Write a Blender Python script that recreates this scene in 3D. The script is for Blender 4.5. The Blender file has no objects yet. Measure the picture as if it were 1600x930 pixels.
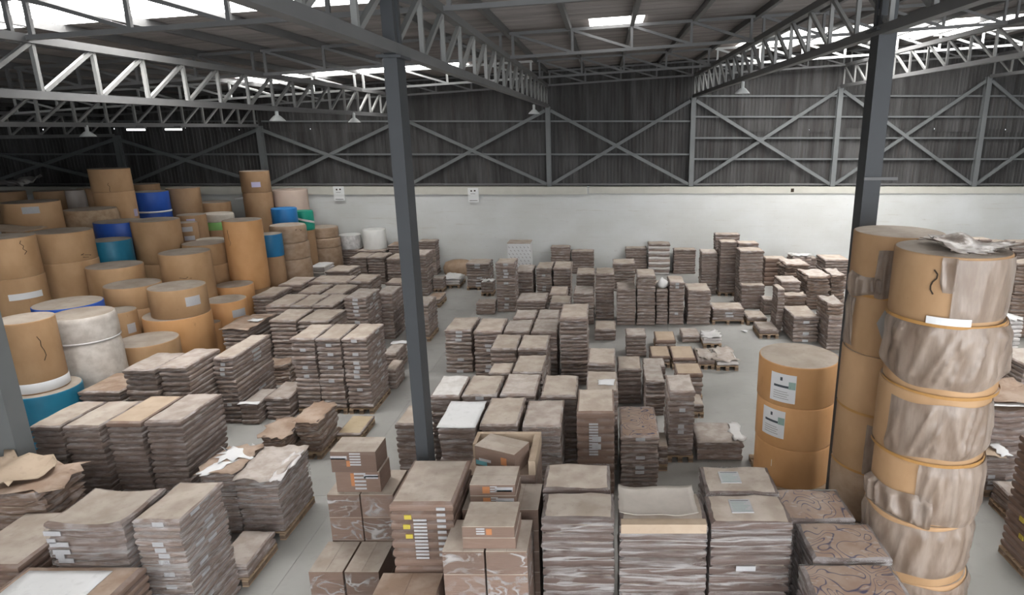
import bpy, math, random
from mathutils import Vector, Matrix, noise
random.seed(11)
sc = bpy.context.scene
COL = sc.collection
# ------------------------------------------------------------ camera, light, exposure
PITCH = 0.26072
cd = bpy.data.cameras.new('camera'); cam = bpy.data.objects.new('camera', cd); COL.objects.link(cam)
cam.location = (0, 0, 6.17); cam.rotation_euler = (math.pi/2 - PITCH, 0, 0)
cd.sensor_fit = 'HORIZONTAL'; cd.sensor_width = 36; cd.lens = 36*997/1600
cd.shift_x = -145/1600; cd.clip_start = .05; cd.clip_end = 300
sc.camera = cam
SKYLIGHT = 6.0           # brightness of the translucent roof panels
w = bpy.data.worlds.new('overcast_sky'); sc.world = w; w.use_nodes = True
w.node_tree.nodes['Background'].inputs[0].default_value = (.92, .96, 1.0, 1)
w.node_tree.nodes['Background'].inputs[1].default_value = 4.6
sc.view_settings.view_transform = 'Standard'; sc.view_settings.look = 'None'
sc.view_settings.gamma = 1; sc.view_settings.use_curve_mapping = False
sc.view_settings.exposure = 0.33

# ------------------------------------------------------------ materials
def lin(r, g, b):
    f = lambda c: (c/255/12.92 if c/255 <= .04045 else ((c/255+.055)/1.055)**2.4)
    return (f(r), f(g), f(b), 1)
class NT:
    def __init__(s, name, rough=.8, metal=0):
        s.m = bpy.data.materials.new(name); s.m.use_nodes = True; s.t = s.m.node_tree
        s.b = s.t.nodes['Principled BSDF']; s.b.inputs['Roughness'].default_value = rough
        s.b.inputs['Metallic'].default_value = metal
        s.b.inputs['Specular IOR Level'].default_value = .3
    def n(s, typ, **k):
        o = s.t.nodes.new(typ)
        for a, v in k.items():
            if a in o.inputs: o.inputs[a].default_value = v
            else: setattr(o, a, v)
        return o
    def l(s, a, b): s.t.links.new(a, b)
    def pos(s, scale=(1, 1, 1), src='Position'):
        if src == 'Position': g = s.n('ShaderNodeNewGeometry').outputs['Position']
        else: g = s.n('ShaderNodeTexCoord').outputs[src]
        m = s.n('ShaderNodeMapping'); m.inputs['Scale'].default_value = scale
        s.l(g, m.inputs['Vector']); return m.outputs[0]
    def noise(s, scale=(1, 1, 1), detail=3, src='Position', rough=.55, dist=0):
        t = s.n('ShaderNodeTexNoise'); t.inputs['Scale'].default_value = 1
        t.inputs['Detail'].default_value = detail; t.inputs['Roughness'].default_value = rough
        t.inputs['Distortion'].default_value = dist
        s.l(s.pos(scale, src), t.inputs['Vector']); return t.outputs[0]
    def ramp(s, fac, a, b):
        r = s.n('ShaderNodeMapRange', interpolation_type='SMOOTHSTEP')
        r.inputs['From Min'].default_value = a; r.inputs['From Max'].default_value = b
        s.l(fac, r.inputs['Value']); return r.outputs[0]
    def mul(s, a, b):
        r = s.n('ShaderNodeMath', operation='MULTIPLY'); s.l(a, r.inputs[0])
        if isinstance(b, (int, float)): r.inputs[1].default_value = b
        else: s.l(b, r.inputs[1])
        return r.outputs[0]
    def mix(s, fac, a, b):
        m = s.n('ShaderNodeMix', data_type='RGBA')
        if isinstance(fac, (int, float)): m.inputs[0].default_value = fac
        else: s.l(fac, m.inputs[0])
        for i, c in ((6, a), (7, b)):
            if isinstance(c, tuple): m.inputs[i].default_value = c
            else: s.l(c, m.inputs[i])
        return m.outputs[2]
    def vary(s, c, lo=.85, hi=1.15):
        i = s.n('ShaderNodeObjectInfo').outputs['Random']
        r = s.n('ShaderNodeMapRange'); r.inputs['To Min'].default_value = lo; r.inputs['To Max'].default_value = hi
        s.l(i, r.inputs['Value'])
        h = s.n('ShaderNodeHueSaturation'); s.l(r.outputs[0], h.inputs['Value']); s.l(c, h.inputs['Color'])
        return h.outputs[0]
    def bump(s, h, strength=.3, dist=.01):
        b = s.n('ShaderNodeBump'); b.inputs['Strength'].default_value = strength; b.inputs['Distance'].default_value = dist
        s.l(h, b.inputs['Height']); s.l(b.outputs[0], s.b.inputs['Normal'])
    def col(s, c):
        if isinstance(c, tuple): s.b.inputs['Base Color'].default_value = c
        else: s.l(c, s.b.inputs['Base Color'])
        return s.m
def plain(name, c, rough=.7, metal=0, amt=.15, sc_=3):
    t = NT(name, rough, metal)
    d = tuple(x*(1-amt) for x in c[:3])+(1,); b = tuple(min(1, x*(1+amt)) for x in c[:3])+(1,)
    return t.col(t.mix(t.noise((sc_,)*3), d, b))

def card_side(name, dark, light, film=.5, filmcol=(.47, .445, .44, 1), rough=.75, fs=(3.5, 3.5, 26)):
    t = NT(name, rough)
    c = t.mix(t.noise((5, 5, 70), 2), dark, light)
    c = t.vary(c, .78, 1.16)
    if film:
        f = t.mul(t.ramp(t.noise(fs, 4), .52, .70), film)
        c = t.mix(f, c, filmcol)
    if film:
        sx = t.n('ShaderNodeSeparateXYZ'); t.l(t.pos((1, 1, 1), 'Object'), sx.inputs[0])
        lip = t.mul(t.mul(t.ramp(sx.outputs[2], .55, .9), t.ramp(t.noise((5, 5, 9), 3), .38, .62)), .14+.42*film)
        c = t.mix(lip, c, filmcol)
    t.bump(t.noise((4, 4, 120), 2), .35, .01)
    return t.col(c)
def card_top(name, a, b, sc_=3.0, var=.1):
    t = NT(name, .85)
    c = t.mix(t.ramp(t.noise((sc_, sc_, sc_), 5), .35, .65), a, b)
    c = t.mix(t.mul(t.ramp(t.noise((11, 11, 11), 3), .55, .75), .35), c, tuple(x*.7 for x in a[:3])+(1,))
    c = t.vary(c, 1-var, 1+var)
    return t.col(c)
M = {}
M['side_b'] = card_side('cardboard_edges', (0.137, 0.097, 0.080, 1), (0.300, 0.234, 0.200, 1), .6)
M['side_d'] = card_side('cardboard_edges_dark', (0.121, 0.088, 0.073, 1), (0.259, 0.200, 0.172, 1), .4)
M['side_r'] = card_side('cardboard_edges_worn', (0.106, 0.070, 0.053, 1), (0.277, 0.196, 0.150, 1), .45)
M['side_c'] = card_side('carton_side', (0.170, 0.112, 0.085, 1), (0.204, 0.139, 0.109, 1), .05)
M['side_f'] = card_side('film_wrapped_edges', (0.088, 0.060, 0.051, 1), (0.130, 0.094, 0.081, 1), .55, (.27, .25, .24, 1), .35, (2.5, 2.5, 26))
M['side_s'] = card_side('film_wrapped_print', (0.136, 0.102, 0.092, 1), (0.224, 0.184, 0.170, 1), .6, (.40, .38, .38, 1), .35, (6, 6, 14))
M['side_w'] = card_side('white_sheet_edges', (.40, .36, .34, 1), (.62, .59, .57, 1), .4, (.7, .7, .7, 1))
M['side_g'] = card_side('cardboard_edges_soft', (0.148, 0.105, 0.089, 1), (0.258, 0.195, 0.165, 1), .4, fs=(4, 4, 30))
T = {}
T['tan'] = card_top('cardboard_top_tan', (0.349, 0.289, 0.240, 1), (0.445, 0.387, 0.334, 1))
T['pale'] = card_top('cardboard_top_pale', (0.344, 0.294, 0.256, 1), (0.445, 0.399, 0.365, 1), 5)
T['grey'] = card_top('cardboard_top_dusty', (0.302, 0.252, 0.218, 1), (0.395, 0.344, 0.311, 1), 4)
T['brown'] = card_top('cardboard_top_brown', (0.269, 0.185, 0.134, 1), (0.378, 0.290, 0.231, 1), 3)
T['fresh'] = card_top('cardboard_top_fresh', (0.378, 0.290, 0.214, 1), (0.437, 0.344, 0.260, 1), 2)
T['yellow'] = card_top('board_yellowish', (0.395, 0.315, 0.210, 1), (0.437, 0.353, 0.244, 1), 2)
T['white'] = card_top('white_sheet', (0.607, 0.607, 0.607, 1), (0.656, 0.656, 0.656, 1), 1.5, .02)
T['white2'] = card_top('white_dusty_sheet', (0.487, 0.462, 0.437, 1), (0.588, 0.571, 0.554, 1), 5, .03)
def swirl():
    t = NT('swirl_print', .5)
    base = t.mix(t.ramp(t.noise((3, 3, 3), 3), .4, .6), (.31, .215, .165, 1), (.365, .275, .22, 1))
    nz = t.noise((2.3, 2.3, 2.3), 0, dist=1.5)
    sn = t.n('ShaderNodeMath', operation='PINGPONG'); sn.inputs[1].default_value = .075; t.l(nz, sn.inputs[0])
    line = t.n('ShaderNodeMapRange', interpolation_type='SMOOTHSTEP')
    for k, v in (('From Min', .0), ('From Max', .021), ('To Min', 1), ('To Max', 0)): line.inputs[k].default_value = v
    t.l(sn.outputs[0], line.inputs['Value'])
    msk = t.ramp(t.noise((2.3, 2.3, 2.3), 1), (.28), .42)
    c = t.mix(t.mul(t.mul(line.outputs[0], msk), .9), base, (.04, .05, .11, 1))
    gl = t.mul(t.ramp(t.noise((9, 22, 9), 2), .62, .7), .35)
    c = t.mix(gl, c, (.55, .53, .52, 1))
    return t.col(c)
T['swirl'] = swirl()
M['label'] = plain('white_label', (.40, .395, .405, 1), .6, 0, .12, 30)
M['white'] = plain('white_paper', (.64, .64, .645, 1), .7, 0, .04, 5)
M['yellow'] = plain('yellow_tag', (.47, .37, .06, 1), .6, 0, .05)
M['orange'] = plain('orange_print', (.40, .17, .075, 1), .6, 0, .1)
M['teal'] = plain('teal_print', (.13, .33, .36, 1), .6, 0, .1)
M['ink'] = plain('dark_ink', (.06, .07, .08, 1), .6, 0, .1)
M['inkgreen'] = plain('green_ink', (.26, .36, .32, 1), .6, 0, .1)
M['lilac'] = plain('lilac_label', (.45, .42, .58, 1), .6, 0, .1)
M['tear'] = plain('torn_dark_gap', (.045, .032, .022, 1), .9)
M['wood'] = plain('pallet_wood', (.34, .245, .165, 1), .85, 0, .3, 6)
M['wood_d'] = plain('pallet_wood_dark', (.17, .12, .085, 1), .85, 0, .3, 6)
M['bag'] = plain('white_plastic', (.58, .57, .56, 1), .35, 0, .06, 8)
M['tarp'] = plain('grey_tarp', (.26, .25, .24, 1), .5, 0, .2, 4)
M['strap'] = plain('pale_strap', (.62, .58, .48, 1), .5)
M['crease'] = plain('film_crease', (.62, .59, .58, 1), .25, 0, .1, 20)
# paper rolls
def roll(name, a, b, rough=.7, streak=(2, 2, 1.2)):
    t = NT(name, rough)
    c = t.mix(t.ramp(t.noise(streak, 4), .3, .7), a, b)
    c = t.mix(t.mul(t.ramp(t.noise((5, 5, 2.5), 5, rough=.7), .66, .74), .35), c, tuple(x*.55 for x in a[:3])+(1,))
    c = t.vary(c, .9, 1.1)
    t.bump(t.noise((3, 3, 9), 3), .15, .01)
    return t.col(c)
RM = {
 'kraft': roll('kraft_paper', (0.361, 0.216, 0.111, 1), (0.437, 0.276, 0.152, 1)),
 'kraftw': roll('kraft_paper_b', (0.361, 0.216, 0.111, 1), (0.437, 0.276, 0.152, 1)),
 'orange': roll('orange_kraft', (0.508, 0.265, 0.110, 1), (0.579, 0.320, 0.146, 1)),
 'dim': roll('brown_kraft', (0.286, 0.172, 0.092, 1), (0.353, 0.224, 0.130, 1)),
 'tied': roll('brown_wrapped_kraft', (0.302, 0.200, 0.122, 1), (0.420, 0.304, 0.200, 1), streak=(6, 6, 6)),
 'blue': roll('deep_blue_wrap', (.018, .065, .30, 1), (.025, .09, .38, 1), .45),
 'lblue': roll('bright_blue_wrap', (.02, .15, .38, 1), (.03, .19, .46, 1), .45),
 'teal': roll('teal_wrap', (.012, .12, .20, 1), (.02, .17, .27, 1), .4),
 'teal2': roll('blue_wrap', (.015, .11, .24, 1), (.02, .15, .31, 1), .4),
 'lime': roll('green_wrap', (.20, .46, .13, 1), (.26, .52, .18, 1), .4),
 'green': roll('green_sheet', (.015, .26, .18, 1), (.02, .36, .25, 1), .4),
 'white': roll('white_wrap', (0.454, 0.408, 0.363, 1), (0.605, 0.560, 0.511, 1), .35, (5, 5, 5)),
 'whiteish': roll('pale_wrap', (0.462, 0.416, 0.355, 1), (0.554, 0.504, 0.444, 1), .4, (5, 5, 5)),
 'wrap': roll('dusty_brown_wrap', (0.286, 0.192, 0.122, 1), (0.378, 0.272, 0.192, 1), .45, (4, 4, 6)),
 'pink': roll('pinkish_paper', (0.470, 0.368, 0.311, 1), (0.521, 0.416, 0.348, 1), .8),
 'drum': roll('white_drum_paint', (.62, .62, .60, 1), (.70, .70, .68, 1), .5),
 'drumd': roll('grimy_drum_paint', (.38, .37, .36, 1), (.62, .61, .60, 1), .5, (7, 7, 5)),
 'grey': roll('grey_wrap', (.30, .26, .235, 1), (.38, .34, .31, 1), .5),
}
M['rollend'] = card_top('roll_end_dusty', (0.311, 0.260, 0.214, 1), (0.386, 0.332, 0.281, 1), 2.2, .06)
def filmmat():
    t = NT('stretch_film', .3)
    c = t.mix(t.ramp(t.noise((7, 7, 1.6), 4), .35, .7), (.215, .16, .125, 1), (.35, .285, .24, 1))
    t.col(c)
    t.b.inputs['Specular IOR Level'].default_value = .6
    a = t.n('ShaderNodeMapRange'); a.inputs['To Min'].default_value = .55; a.inputs['To Max'].default_value = .95
    t.l(t.noise((4, 4, 2), 3), a.inputs['Value']); t.l(a.outputs[0], t.b.inputs['Alpha'])
    t.bump(t.noise((16, 16, 3), 3), .5, .02)
    return t.m
M['film'] = filmmat()
M['cloudy'] = plain('cloudy_film', (.42, .38, .34, 1), .4, 0, .15, 9)
M['band'] = plain('orange_joint', (.36, .19, .06, 1), .6, 0, .2, 6)
def wisp(name, scale, lo=.86, hi=.985, k=.8, dist=.9, base=.05):
    t = NT(name, .28); t.col((.5, .475, .465, 1)); t.b.inputs['Specular IOR Level'].default_value = .5
    nz = t.noise(scale, 2, dist=dist)
    a = t.n('ShaderNodeMath', operation='MULTIPLY_ADD'); a.inputs[1].default_value = 2; a.inputs[2].default_value = -1; t.l(nz, a.inputs[0])
    b = t.n('ShaderNodeMath', operation='ABSOLUTE'); t.l(a.outputs[0], b.inputs[0])
    c = t.n('ShaderNodeMath', operation='SUBTRACT'); c.inputs[0].default_value = 1; t.l(b.outputs[0], c.inputs[1])
    f = t.mul(t.ramp(c.outputs[0], lo, hi), t.ramp(t.noise(tuple(x*.6 for x in scale), 2), .35, .6))
    g = t.n('ShaderNodeMath', operation='MULTIPLY_ADD'); g.inputs[1].default_value = k; g.inputs[2].default_value = base; t.l(f, g.inputs[0])
    t.l(g.outputs[0], t.b.inputs['Alpha']); t.bump(nz, .4, .02)
    return t.m
M['wisp_h'] = wisp('clear_film_streaked', (.9, .9, 13), .84, .99, .5, .35, .04)
M['wisp_x'] = wisp('clear_film_crossed', (2.6, 2.6, 4.2), .90, .99, .7, .8, .03)
# building
def floor_mat():
    t = NT('concrete_floor', .55)
    c = t.mix(t.ramp(t.noise((.45, .45, 1), 6), .3, .7), (.26, .255, .24, 1), (.33, .325, .31, 1))
    c = t.mix(t.mul(t.ramp(t.noise((2.5, 2.5, 1), 5, rough=.7), .5, .75), .35), c, (.19, .185, .175, 1))
    t.bump(t.noise((9, 9, 9), 4), .08, .01)
    return t.col(c)
M['floor'] = floor_mat()
def masonry():
    t = NT('whitewashed_masonry', .85)
    c = t.mix(t.ramp(t.noise((.5, .5, .8), 5), .3, .75), (.52, .525, .505, 1), (.585, .595, .59, 1))
    c = t.mix(t.mul(t.ramp(t.noise((.5, .5, 7), 5, rough=.75), .57, .70), .6), c, (.45, .425, .38, 1))
    c = t.mix(t.mul(t.ramp(t.noise((3, 3, 9), 5, rough=.75), .62, .72), .5), c, (.41, .385, .35, 1))
    br = t.n('ShaderNodeTexBrick'); br.inputs['Scale'].default_value = 1
    br.inputs['Brick Width'].default_value = .42; br.inputs['Row Height'].default_value = .21; br.inputs['Mortar Size'].default_value = .012
    br.inputs['Color1'].default_value = (1, 1, 1, 1); br.inputs['Color2'].default_value = (.9, .9, .9, 1); br.inputs['Mortar'].default_value = (.2, .2, .2, 1)
    mp = t.n('ShaderNodeMapping'); mp.inputs['Rotation'].default_value = (math.pi/2, 0, 0)
    t.l(t.n('ShaderNodeNewGeometry').outputs['Position'], mp.inputs[0]); t.l(mp.outputs[0], br.inputs[0])
    t.bump(br.outputs[0], .25, .01)
    return t.col(c)
M['masonry'] = masonry()
M['cream'] = plain('cream_concrete', (.48, .47, .42, 1), .85, 0, .12, 2.5)
def clad():
    t = NT('weathered_cladding', .7)
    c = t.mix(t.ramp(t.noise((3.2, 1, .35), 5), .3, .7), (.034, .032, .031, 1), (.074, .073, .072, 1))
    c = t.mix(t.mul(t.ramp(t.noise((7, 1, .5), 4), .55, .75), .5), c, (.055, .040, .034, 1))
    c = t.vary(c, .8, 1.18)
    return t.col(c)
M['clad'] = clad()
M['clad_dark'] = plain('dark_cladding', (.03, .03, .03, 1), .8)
M['steel'] = plain('grey_steel_paint', (.045, .048, .052, 1), .55, 0, .12, 2)
M['steel_lit'] = plain('skylit_pale_steel', (.56, .57, .56, 1), .5, 0, .12, 2)  # pale joist paint, with skylight brightness put into the colour
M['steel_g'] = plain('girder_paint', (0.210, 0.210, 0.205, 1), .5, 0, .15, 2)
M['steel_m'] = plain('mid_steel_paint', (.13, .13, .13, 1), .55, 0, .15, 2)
M['steel_w'] = plain('wall_steel_paint', (.14, .148, .148, 1), .5, 0, .12, 2)
def roofm():
    t = NT('dusty_roof_sheet', .75)
    c = t.mix(t.ramp(t.noise((.35, 3.5, 1), 4), .3, .7), (.17, .15, .14, 1), (.25, .225, .21, 1))
    return t.col(t.vary(c, .88, 1.1))
M['roof'] = roofm()
def emis(name, c, s):
    t = NT(name, .6); t.col((.8, .8, .8, 1))
    t.b.inputs['Emission Color'].default_value = c; t.b.inputs['Emission Strength'].default_value = s
    return t.m
M['skylight'] = emis('translucent_roof_panel', (1, .985, .96, 1), SKYLIGHT)
M['tube'] = emis('lit_tube', (1, 1, .98, 1), 2)
M['sign'] = plain('painted_sign', (.68, .69, .68, 1), .7, 0, .05)
M['lamp'] = plain('lamp_reflector', (.55, .57, .56, 1), .4, 0, .05)

# ------------------------------------------------------------ building blocks
def thing(name, label, cat, loc, group=None, rz=0, kind=None):
    o = bpy.data.objects.new(name, None); COL.objects.link(o); o.location = loc; o.rotation_euler.z = rz
    o.empty_display_size = .1
    o['label'] = label; o['category'] = cat
    if group: o['group'] = group
    if kind: o['kind'] = kind
    return o
def place(name, me, parent=None, loc=(0, 0, 0), scale=(1, 1, 1), rot=(0, 0, 0)):
    o = bpy.data.objects.new(name, me); COL.objects.link(o)
    o.location = loc; o.scale = scale; o.rotation_euler = rot
    if parent is not None: o.parent = parent
    return o
class MB:
    def __init__(s): s.v = []; s.f = []; s.m = []
    def box(s, x0, x1, y0, y1, z0, z1, mi=0):
        b = len(s.v)
        s.v += [(x0,y0,z0),(x1,y0,z0),(x1,y1,z0),(x0,y1,z0),(x0,y0,z1),(x1,y0,z1),(x1,y1,z1),(x0,y1,z1)]
        s.f += [(b+3,b+2,b+1,b),(b+4,b+5,b+6,b+7),(b,b+1,b+5,b+4),(b+1,b+2,b+6,b+5),(b+2,b+3,b+7,b+6),(b+3,b,b+4,b+7)]
        s.m += [mi]*6
        return s
    def bar(s, p, q, a, b_, mi=0, up=(0, 0, 1)):
        p = Vector(p); q = Vector(q); d = (q-p).normalized(); u = Vector(up)
        if abs(d.dot(u)) > .98: u = Vector((0, 1, 0))
        x = d.cross(u).normalized(); y = x.cross(d).normalized(); b = len(s.v)
        for e in (p, q):
            for i, j in ((-1,-1),(1,-1),(1,1),(-1,1)): s.v.append(tuple(e + x*(i*a/2) + y*(j*b_/2)))
        s.f += [(b+3,b+2,b+1,b),(b+4,b+5,b+6,b+7),(b,b+1,b+5,b+4),(b+1,b+2,b+6,b+5),(b+2,b+3,b+7,b+6),(b+3,b,b+4,b+7)]
        s.m += [mi]*6
        return s
    def grid(s, pts, nu, nv, mi=0, flip=False):
        b = len(s.v); s.v += pts
        for j in range(nv-1):
            for i in range(nu-1):
                q = (b+j*nu+i, b+j*nu+i+1, b+(j+1)*nu+i+1, b+(j+1)*nu+i)
                s.f.append(q[::-1] if flip else q); s.m.append(mi)
        return s
    def lathe(s, prof, n=40, mi=0, cap=None, cx=0, cy=0, wob=None):
        b = len(s.v)
        for r, z in prof:
            for k in range(n):
                a = 2*math.pi*k/n; rr, zz = (r, z) if wob is None else wob(r, z, a)
                s.v.append((cx+rr*math.cos(a), cy+rr*math.sin(a), zz))
        for j in range(len(prof)-1):
            for k in range(n):
                s.f.append((b+j*n+k, b+j*n+(k+1) % n, b+(j+1)*n+(k+1) % n, b+(j+1)*n+k)); s.m.append(mi)
        if cap is not None:
            e = b+(len(prof)-1)*n; s.f.append(tuple(e+k for k in range(n))); s.m.append(cap)
        return s
    def mesh(s, name, mats, smooth=False, org=(0, 0, 0)):
        me = bpy.data.meshes.new(name)
        o = org
        me.from_pydata([(x-o[0], y-o[1], z-o[2]) for x, y, z in s.v], [], s.f)
        for m in mats: me.materials.append(m)
        me.polygons.foreach_set('material_index', s.m)
        if smooth: me.polygons.foreach_set('use_smooth', [True]*len(me.polygons))
        me.update(); return me
    def build(s, name, mats, parent=None, org=(0, 0, 0), smooth=False):
        return place(name, s.mesh(name, mats if isinstance(mats, list) else [mats], smooth, org), parent)
def box(name, d, mat, parent=None, org=(0, 0, 0)):
    return MB().box(*d).build(name, mat, parent, org)
def setmat(o, i, m):
    o.material_slots[i].link = 'OBJECT'; o.material_slots[i].material = m
def structure(name, o=None, label=None, loc=(0, 0, 0)):
    if o is None:
        o = bpy.data.objects.new(name, None); COL.objects.link(o); o.location = loc
    o['kind'] = 'structure'
    if label: o['label'] = label
    return o

# ------------------------------------------------------------ the building
SL = .0645
def zroof(x): return 8.50 + SL*(x+2.4)
XL, XR, YF, YB = -27.0, 22.2, -8.0, 28.2
BAY = [-2.4+6.12*k for k in range(-4, 5)]
fl = MB(); gx = [-27.2, -17.2, -11.0, -4.55, 2.0, 8.3, 14.5, 22.5]; gy = [-8, -2, 4, 9.8, 15.6, 21.5, 28.4]
floor = structure('floor', box('floor', (XL-.4, XR+.4, YF, YB+.4, -.2, -.012), M['floor']))
for i in range(len(gx)-1):
    for j in range(len(gy)-1):
        box('floor_slab', (gx[i]+.002, gx[i+1]-.002, gy[j]+.003, gy[j+1]-.003, -.012, 0), M['floor'], floor)
wb = structure('wall_back', box('wall_back', (XL-.2, XR+.2, 27.75, 28.4, -.01, 3.66), M['masonry']))
t1 = structure('trim_1', box('trim_1', (XL-.2, -.76, 27.66, 28.4, 3.38, 3.70), M['cream']))
t2 = structure('trim_2', box('trim_2', (-.68, XR+.2, 27.70, 28.4, 3.42, 3.69), M['cream']))
box('trim_gap', (8.0, 8.13, 27.68, 27.72, 3.48, 3.63), M['tear'], t2)
# corrugated cladding sheets, two tiers
cs = MB(); prof = []
for k in range(5):
    x0 = k/5
    prof += [(x0+.0, 0), (x0+.06, 0), (x0+.085, -.016), (x0+.135, -.016), (x0+.16, 0)]
prof.append((1, 0))
cs.grid([(x, y, 0) for x, y in prof]+[(x, y, 1) for x, y in prof], len(prof), 2)
csm = cs.mesh('cladding_sheet', [M['clad']])
csd = cs.mesh('cladding_sheet_dark', [M['clad_dark']])
x = XL; k = 0
while x < XR:
    wz = .76; ztop = zroof(x+.38)+.05
    zm = 6.05+.1*math.sin(k*1.7)
    place('cladding_sheet', csm, wb, (x, 28.16, 3.68), (wz+.01, 1, zm-3.68+.1))
    place('cladding_sheet', csm, wb, (x, 28.12, zm), (wz+.01, 1, ztop-zm))
    x += wz; k += 1
def sidewall(name, x, sgn):
    o = structure(name, box(name, (min(x, x+sgn*.25), max(x, x+sgn*.25), YF, YB+.3, -.01, 3.6), M['masonry'] if sgn > 0 else M['clad_dark']))  # left wall coloured dark so its corner reads as unlit
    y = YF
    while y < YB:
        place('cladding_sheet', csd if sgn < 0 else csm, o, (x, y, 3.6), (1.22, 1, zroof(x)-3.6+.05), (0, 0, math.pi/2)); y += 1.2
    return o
structure('front_light_block', box('front_light_block', (XL-.2, -4.0, YF-.3, YF, -.01, zroof(-10)-.2), M['clad_dark']))  # unseen wall added to keep front light off the left bays
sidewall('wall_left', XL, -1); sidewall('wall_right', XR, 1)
# steel on the back wall
for k, x in enumerate(BAY+[22.0]):
    zt = 7.02+SL*(x+2.4)
    o = MB().box(x-.1, x+.1, 27.86, 27.9, 3.7, zt).box(x-.012, x+.012, 27.9, 28.06, 3.7, zt).box(x-.1, x+.1, 28.06, 28.1, 3.7, zt).build('wall_column', M['steel_w'], wb)
for k in range(len(BAY)-1):
    xa, xb = BAY[k], BAY[k+1]
    za, zb = 6.85+SL*(xa+2.4), 6.85+SL*(xb+2.4)
    MB().bar((xa+.12, 27.93, za), (xb-.12, 27.93, 3.80), .10, .13).build('wall_brace', M['steel_w'], wb)
    MB().bar((xa+.12, 27.98, 3.80), (xb-.12, 27.98, zb), .10, .13).build('wall_brace', M['steel_w'], wb)
    zs = [5.05, 6.42] if xa < 3 else [4.85, 5.73, 6.6, 7.44]
    for z in zs+[3.78]:
        MB().bar((xa+.1, 28.05, z), (xb-.1, 28.05, z), .10, .07).build('girt', M['steel_w'] if z > 4 else M['steel_m'], wb)
for name, px, z in (('sign', -11.42, 3.42), ('sign', -5.65, 3.36)):
    s_ = thing('wall_sign', 'white painted wall board with faint dark marks, by the roll towers' if px < -9 else 'white painted wall board with faint dark marks, just past the free-standing column', 'sign', (px, 27.65, z))
    box('board', (-.23, .23, -.02, 0, -.3, .3), M['sign'], s_)
    for dx, dz, w_, h_ in ((-.08, .17, .06, .07), (.07, .18, .07, .06), (0, -.24, .34, .02), (-.02, .05, .2, .015)):
        box('mark', (dx-w_/2, dx+w_/2, -.024, -.02, dz-h_/2, dz+h_/2), M['tear'], s_)
# free-standing columns
def column(name, x, y, wx, wy, zt, mat, label):
    o = structure(name, None, label, (x, y, 0))
    box('shaft', (-wx/2, wx/2, -wy/2, wy/2, 0, zt), mat, o)
    box('cap_plate', (-wx/2-.06, wx/2+.06, -wy/2-.05, wy/2+.05, zt, zt+.03), mat, o)
    box('upper_post', (-wx/2+.01, wx/2-.01, -wy/2+.02, -wy/2+.1, zt+.03, zt+1.25), M['steel'], o)
    box('upper_post', (-wx/2+.01, wx/2-.01, wy/2-.1, wy/2-.02, zt+.03, zt+1.25), M['steel'], o)
    box('base_plate', (-wx/2-.1, wx/2+.1, -wy/2-.1, wy/2+.1, 0, .03), mat, o)
    return o
column('steel_column', -2.4, 7.72, .155, .30, 6.92, M['steel'], 'free-standing grey steel column among the cardboard stacks')
rc = column('steel_column', 3.78, 9.27, .24, .28, 7.42, M['steel'], 'grey steel column rising behind the tall roll towers')
MB().box(-.13, .34, -.17, -.14, 5.45, 5.49).build('bracket', M['steel_m'], rc)
column('steel_column', -8.72, 8.42, .56, .28, 6.5, M['steel_w'], 'grey steel column cut by the picture edge beside the row of four')
# lattice girders along the depth, one over each column line
gv = MB().box(-.03, .03, -.03, .03, 0, 1).mesh('girder_post', [M['steel_g']])
gvw = MB().box(-.03, .03, -.03, .03, 0, 1).mesh('joist_post_skylit', [M['steel_lit']])
gvd = MB().box(-.03, .03, -.03, .03, 0, 1).mesh('girder_post_grey', [M['steel_m']])
def strut(name, me, parent, p, q):
    d = Vector(q)-Vector(p)
    o = place(name, me, parent, p, (1, 1, d.length)); o.rotation_mode = 'QUATERNION'
    o.rotation_quaternion = Vector((0, 0, 1)).rotation_difference(d.normalized()); return o
for gi, x in enumerate(BAY[1:]):
    zb = 7.03+SL*(x+2.4); zt = zb+.80
    g = structure('lattice_girder', None, None, (x, 0, 0))
    ys = [-.4+1.17*k for k in range(25)]
    box('top_chord', (-.07, .07, ys[0], 27.8, zt-.06, zt+.06), M['steel_m'], g)
    box('bottom_chord', (-.07, .07, ys[0], 27.8, zb-.06, zb+.06), M['steel_m'], g)
    for k, y in enumerate(ys):
        strut('post', gv, g, (.0, y, zb+.05), (.0, y, zt-.05))
        if k < len(ys)-1: strut('diagonal', gv, g, (0, y+.05, zb+.06), (0, ys[k+1]-.05, zt-.06))
# lattice joists across each bay
JY = [3.4, 10.0, 16.7, 23.3, 27.45]
for y in JY:
    for k in range(1, len(BAY)-1):
        xa, xb = BAY[k], BAY[k+1]
        j = structure('lattice_joist', None, None, (xa, y, 0))
        white = y == 23.3 and k in (1, 2, 3, 5, 6)  # joists near the skylights take the whitish paint brightened to look lit
        jm = M['steel_lit'] if white else M['steel_m']; jv = gvw if white else gvd
        lo = lambda x: zroof(x)-.70; hi = lambda x: zroof(x)-.10
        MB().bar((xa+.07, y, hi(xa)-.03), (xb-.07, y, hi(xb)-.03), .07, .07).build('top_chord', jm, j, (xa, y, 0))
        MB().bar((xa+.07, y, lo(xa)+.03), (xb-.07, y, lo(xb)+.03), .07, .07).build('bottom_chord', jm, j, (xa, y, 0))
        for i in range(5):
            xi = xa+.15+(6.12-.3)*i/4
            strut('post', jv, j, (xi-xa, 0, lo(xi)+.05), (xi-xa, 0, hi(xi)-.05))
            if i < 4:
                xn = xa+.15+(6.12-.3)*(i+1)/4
                strut('diagonal', jv, j, (xi-xa+.04, 0, hi(xi)-.06), (xn-xa-.04, 0, lo(xn)+.06))
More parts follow.
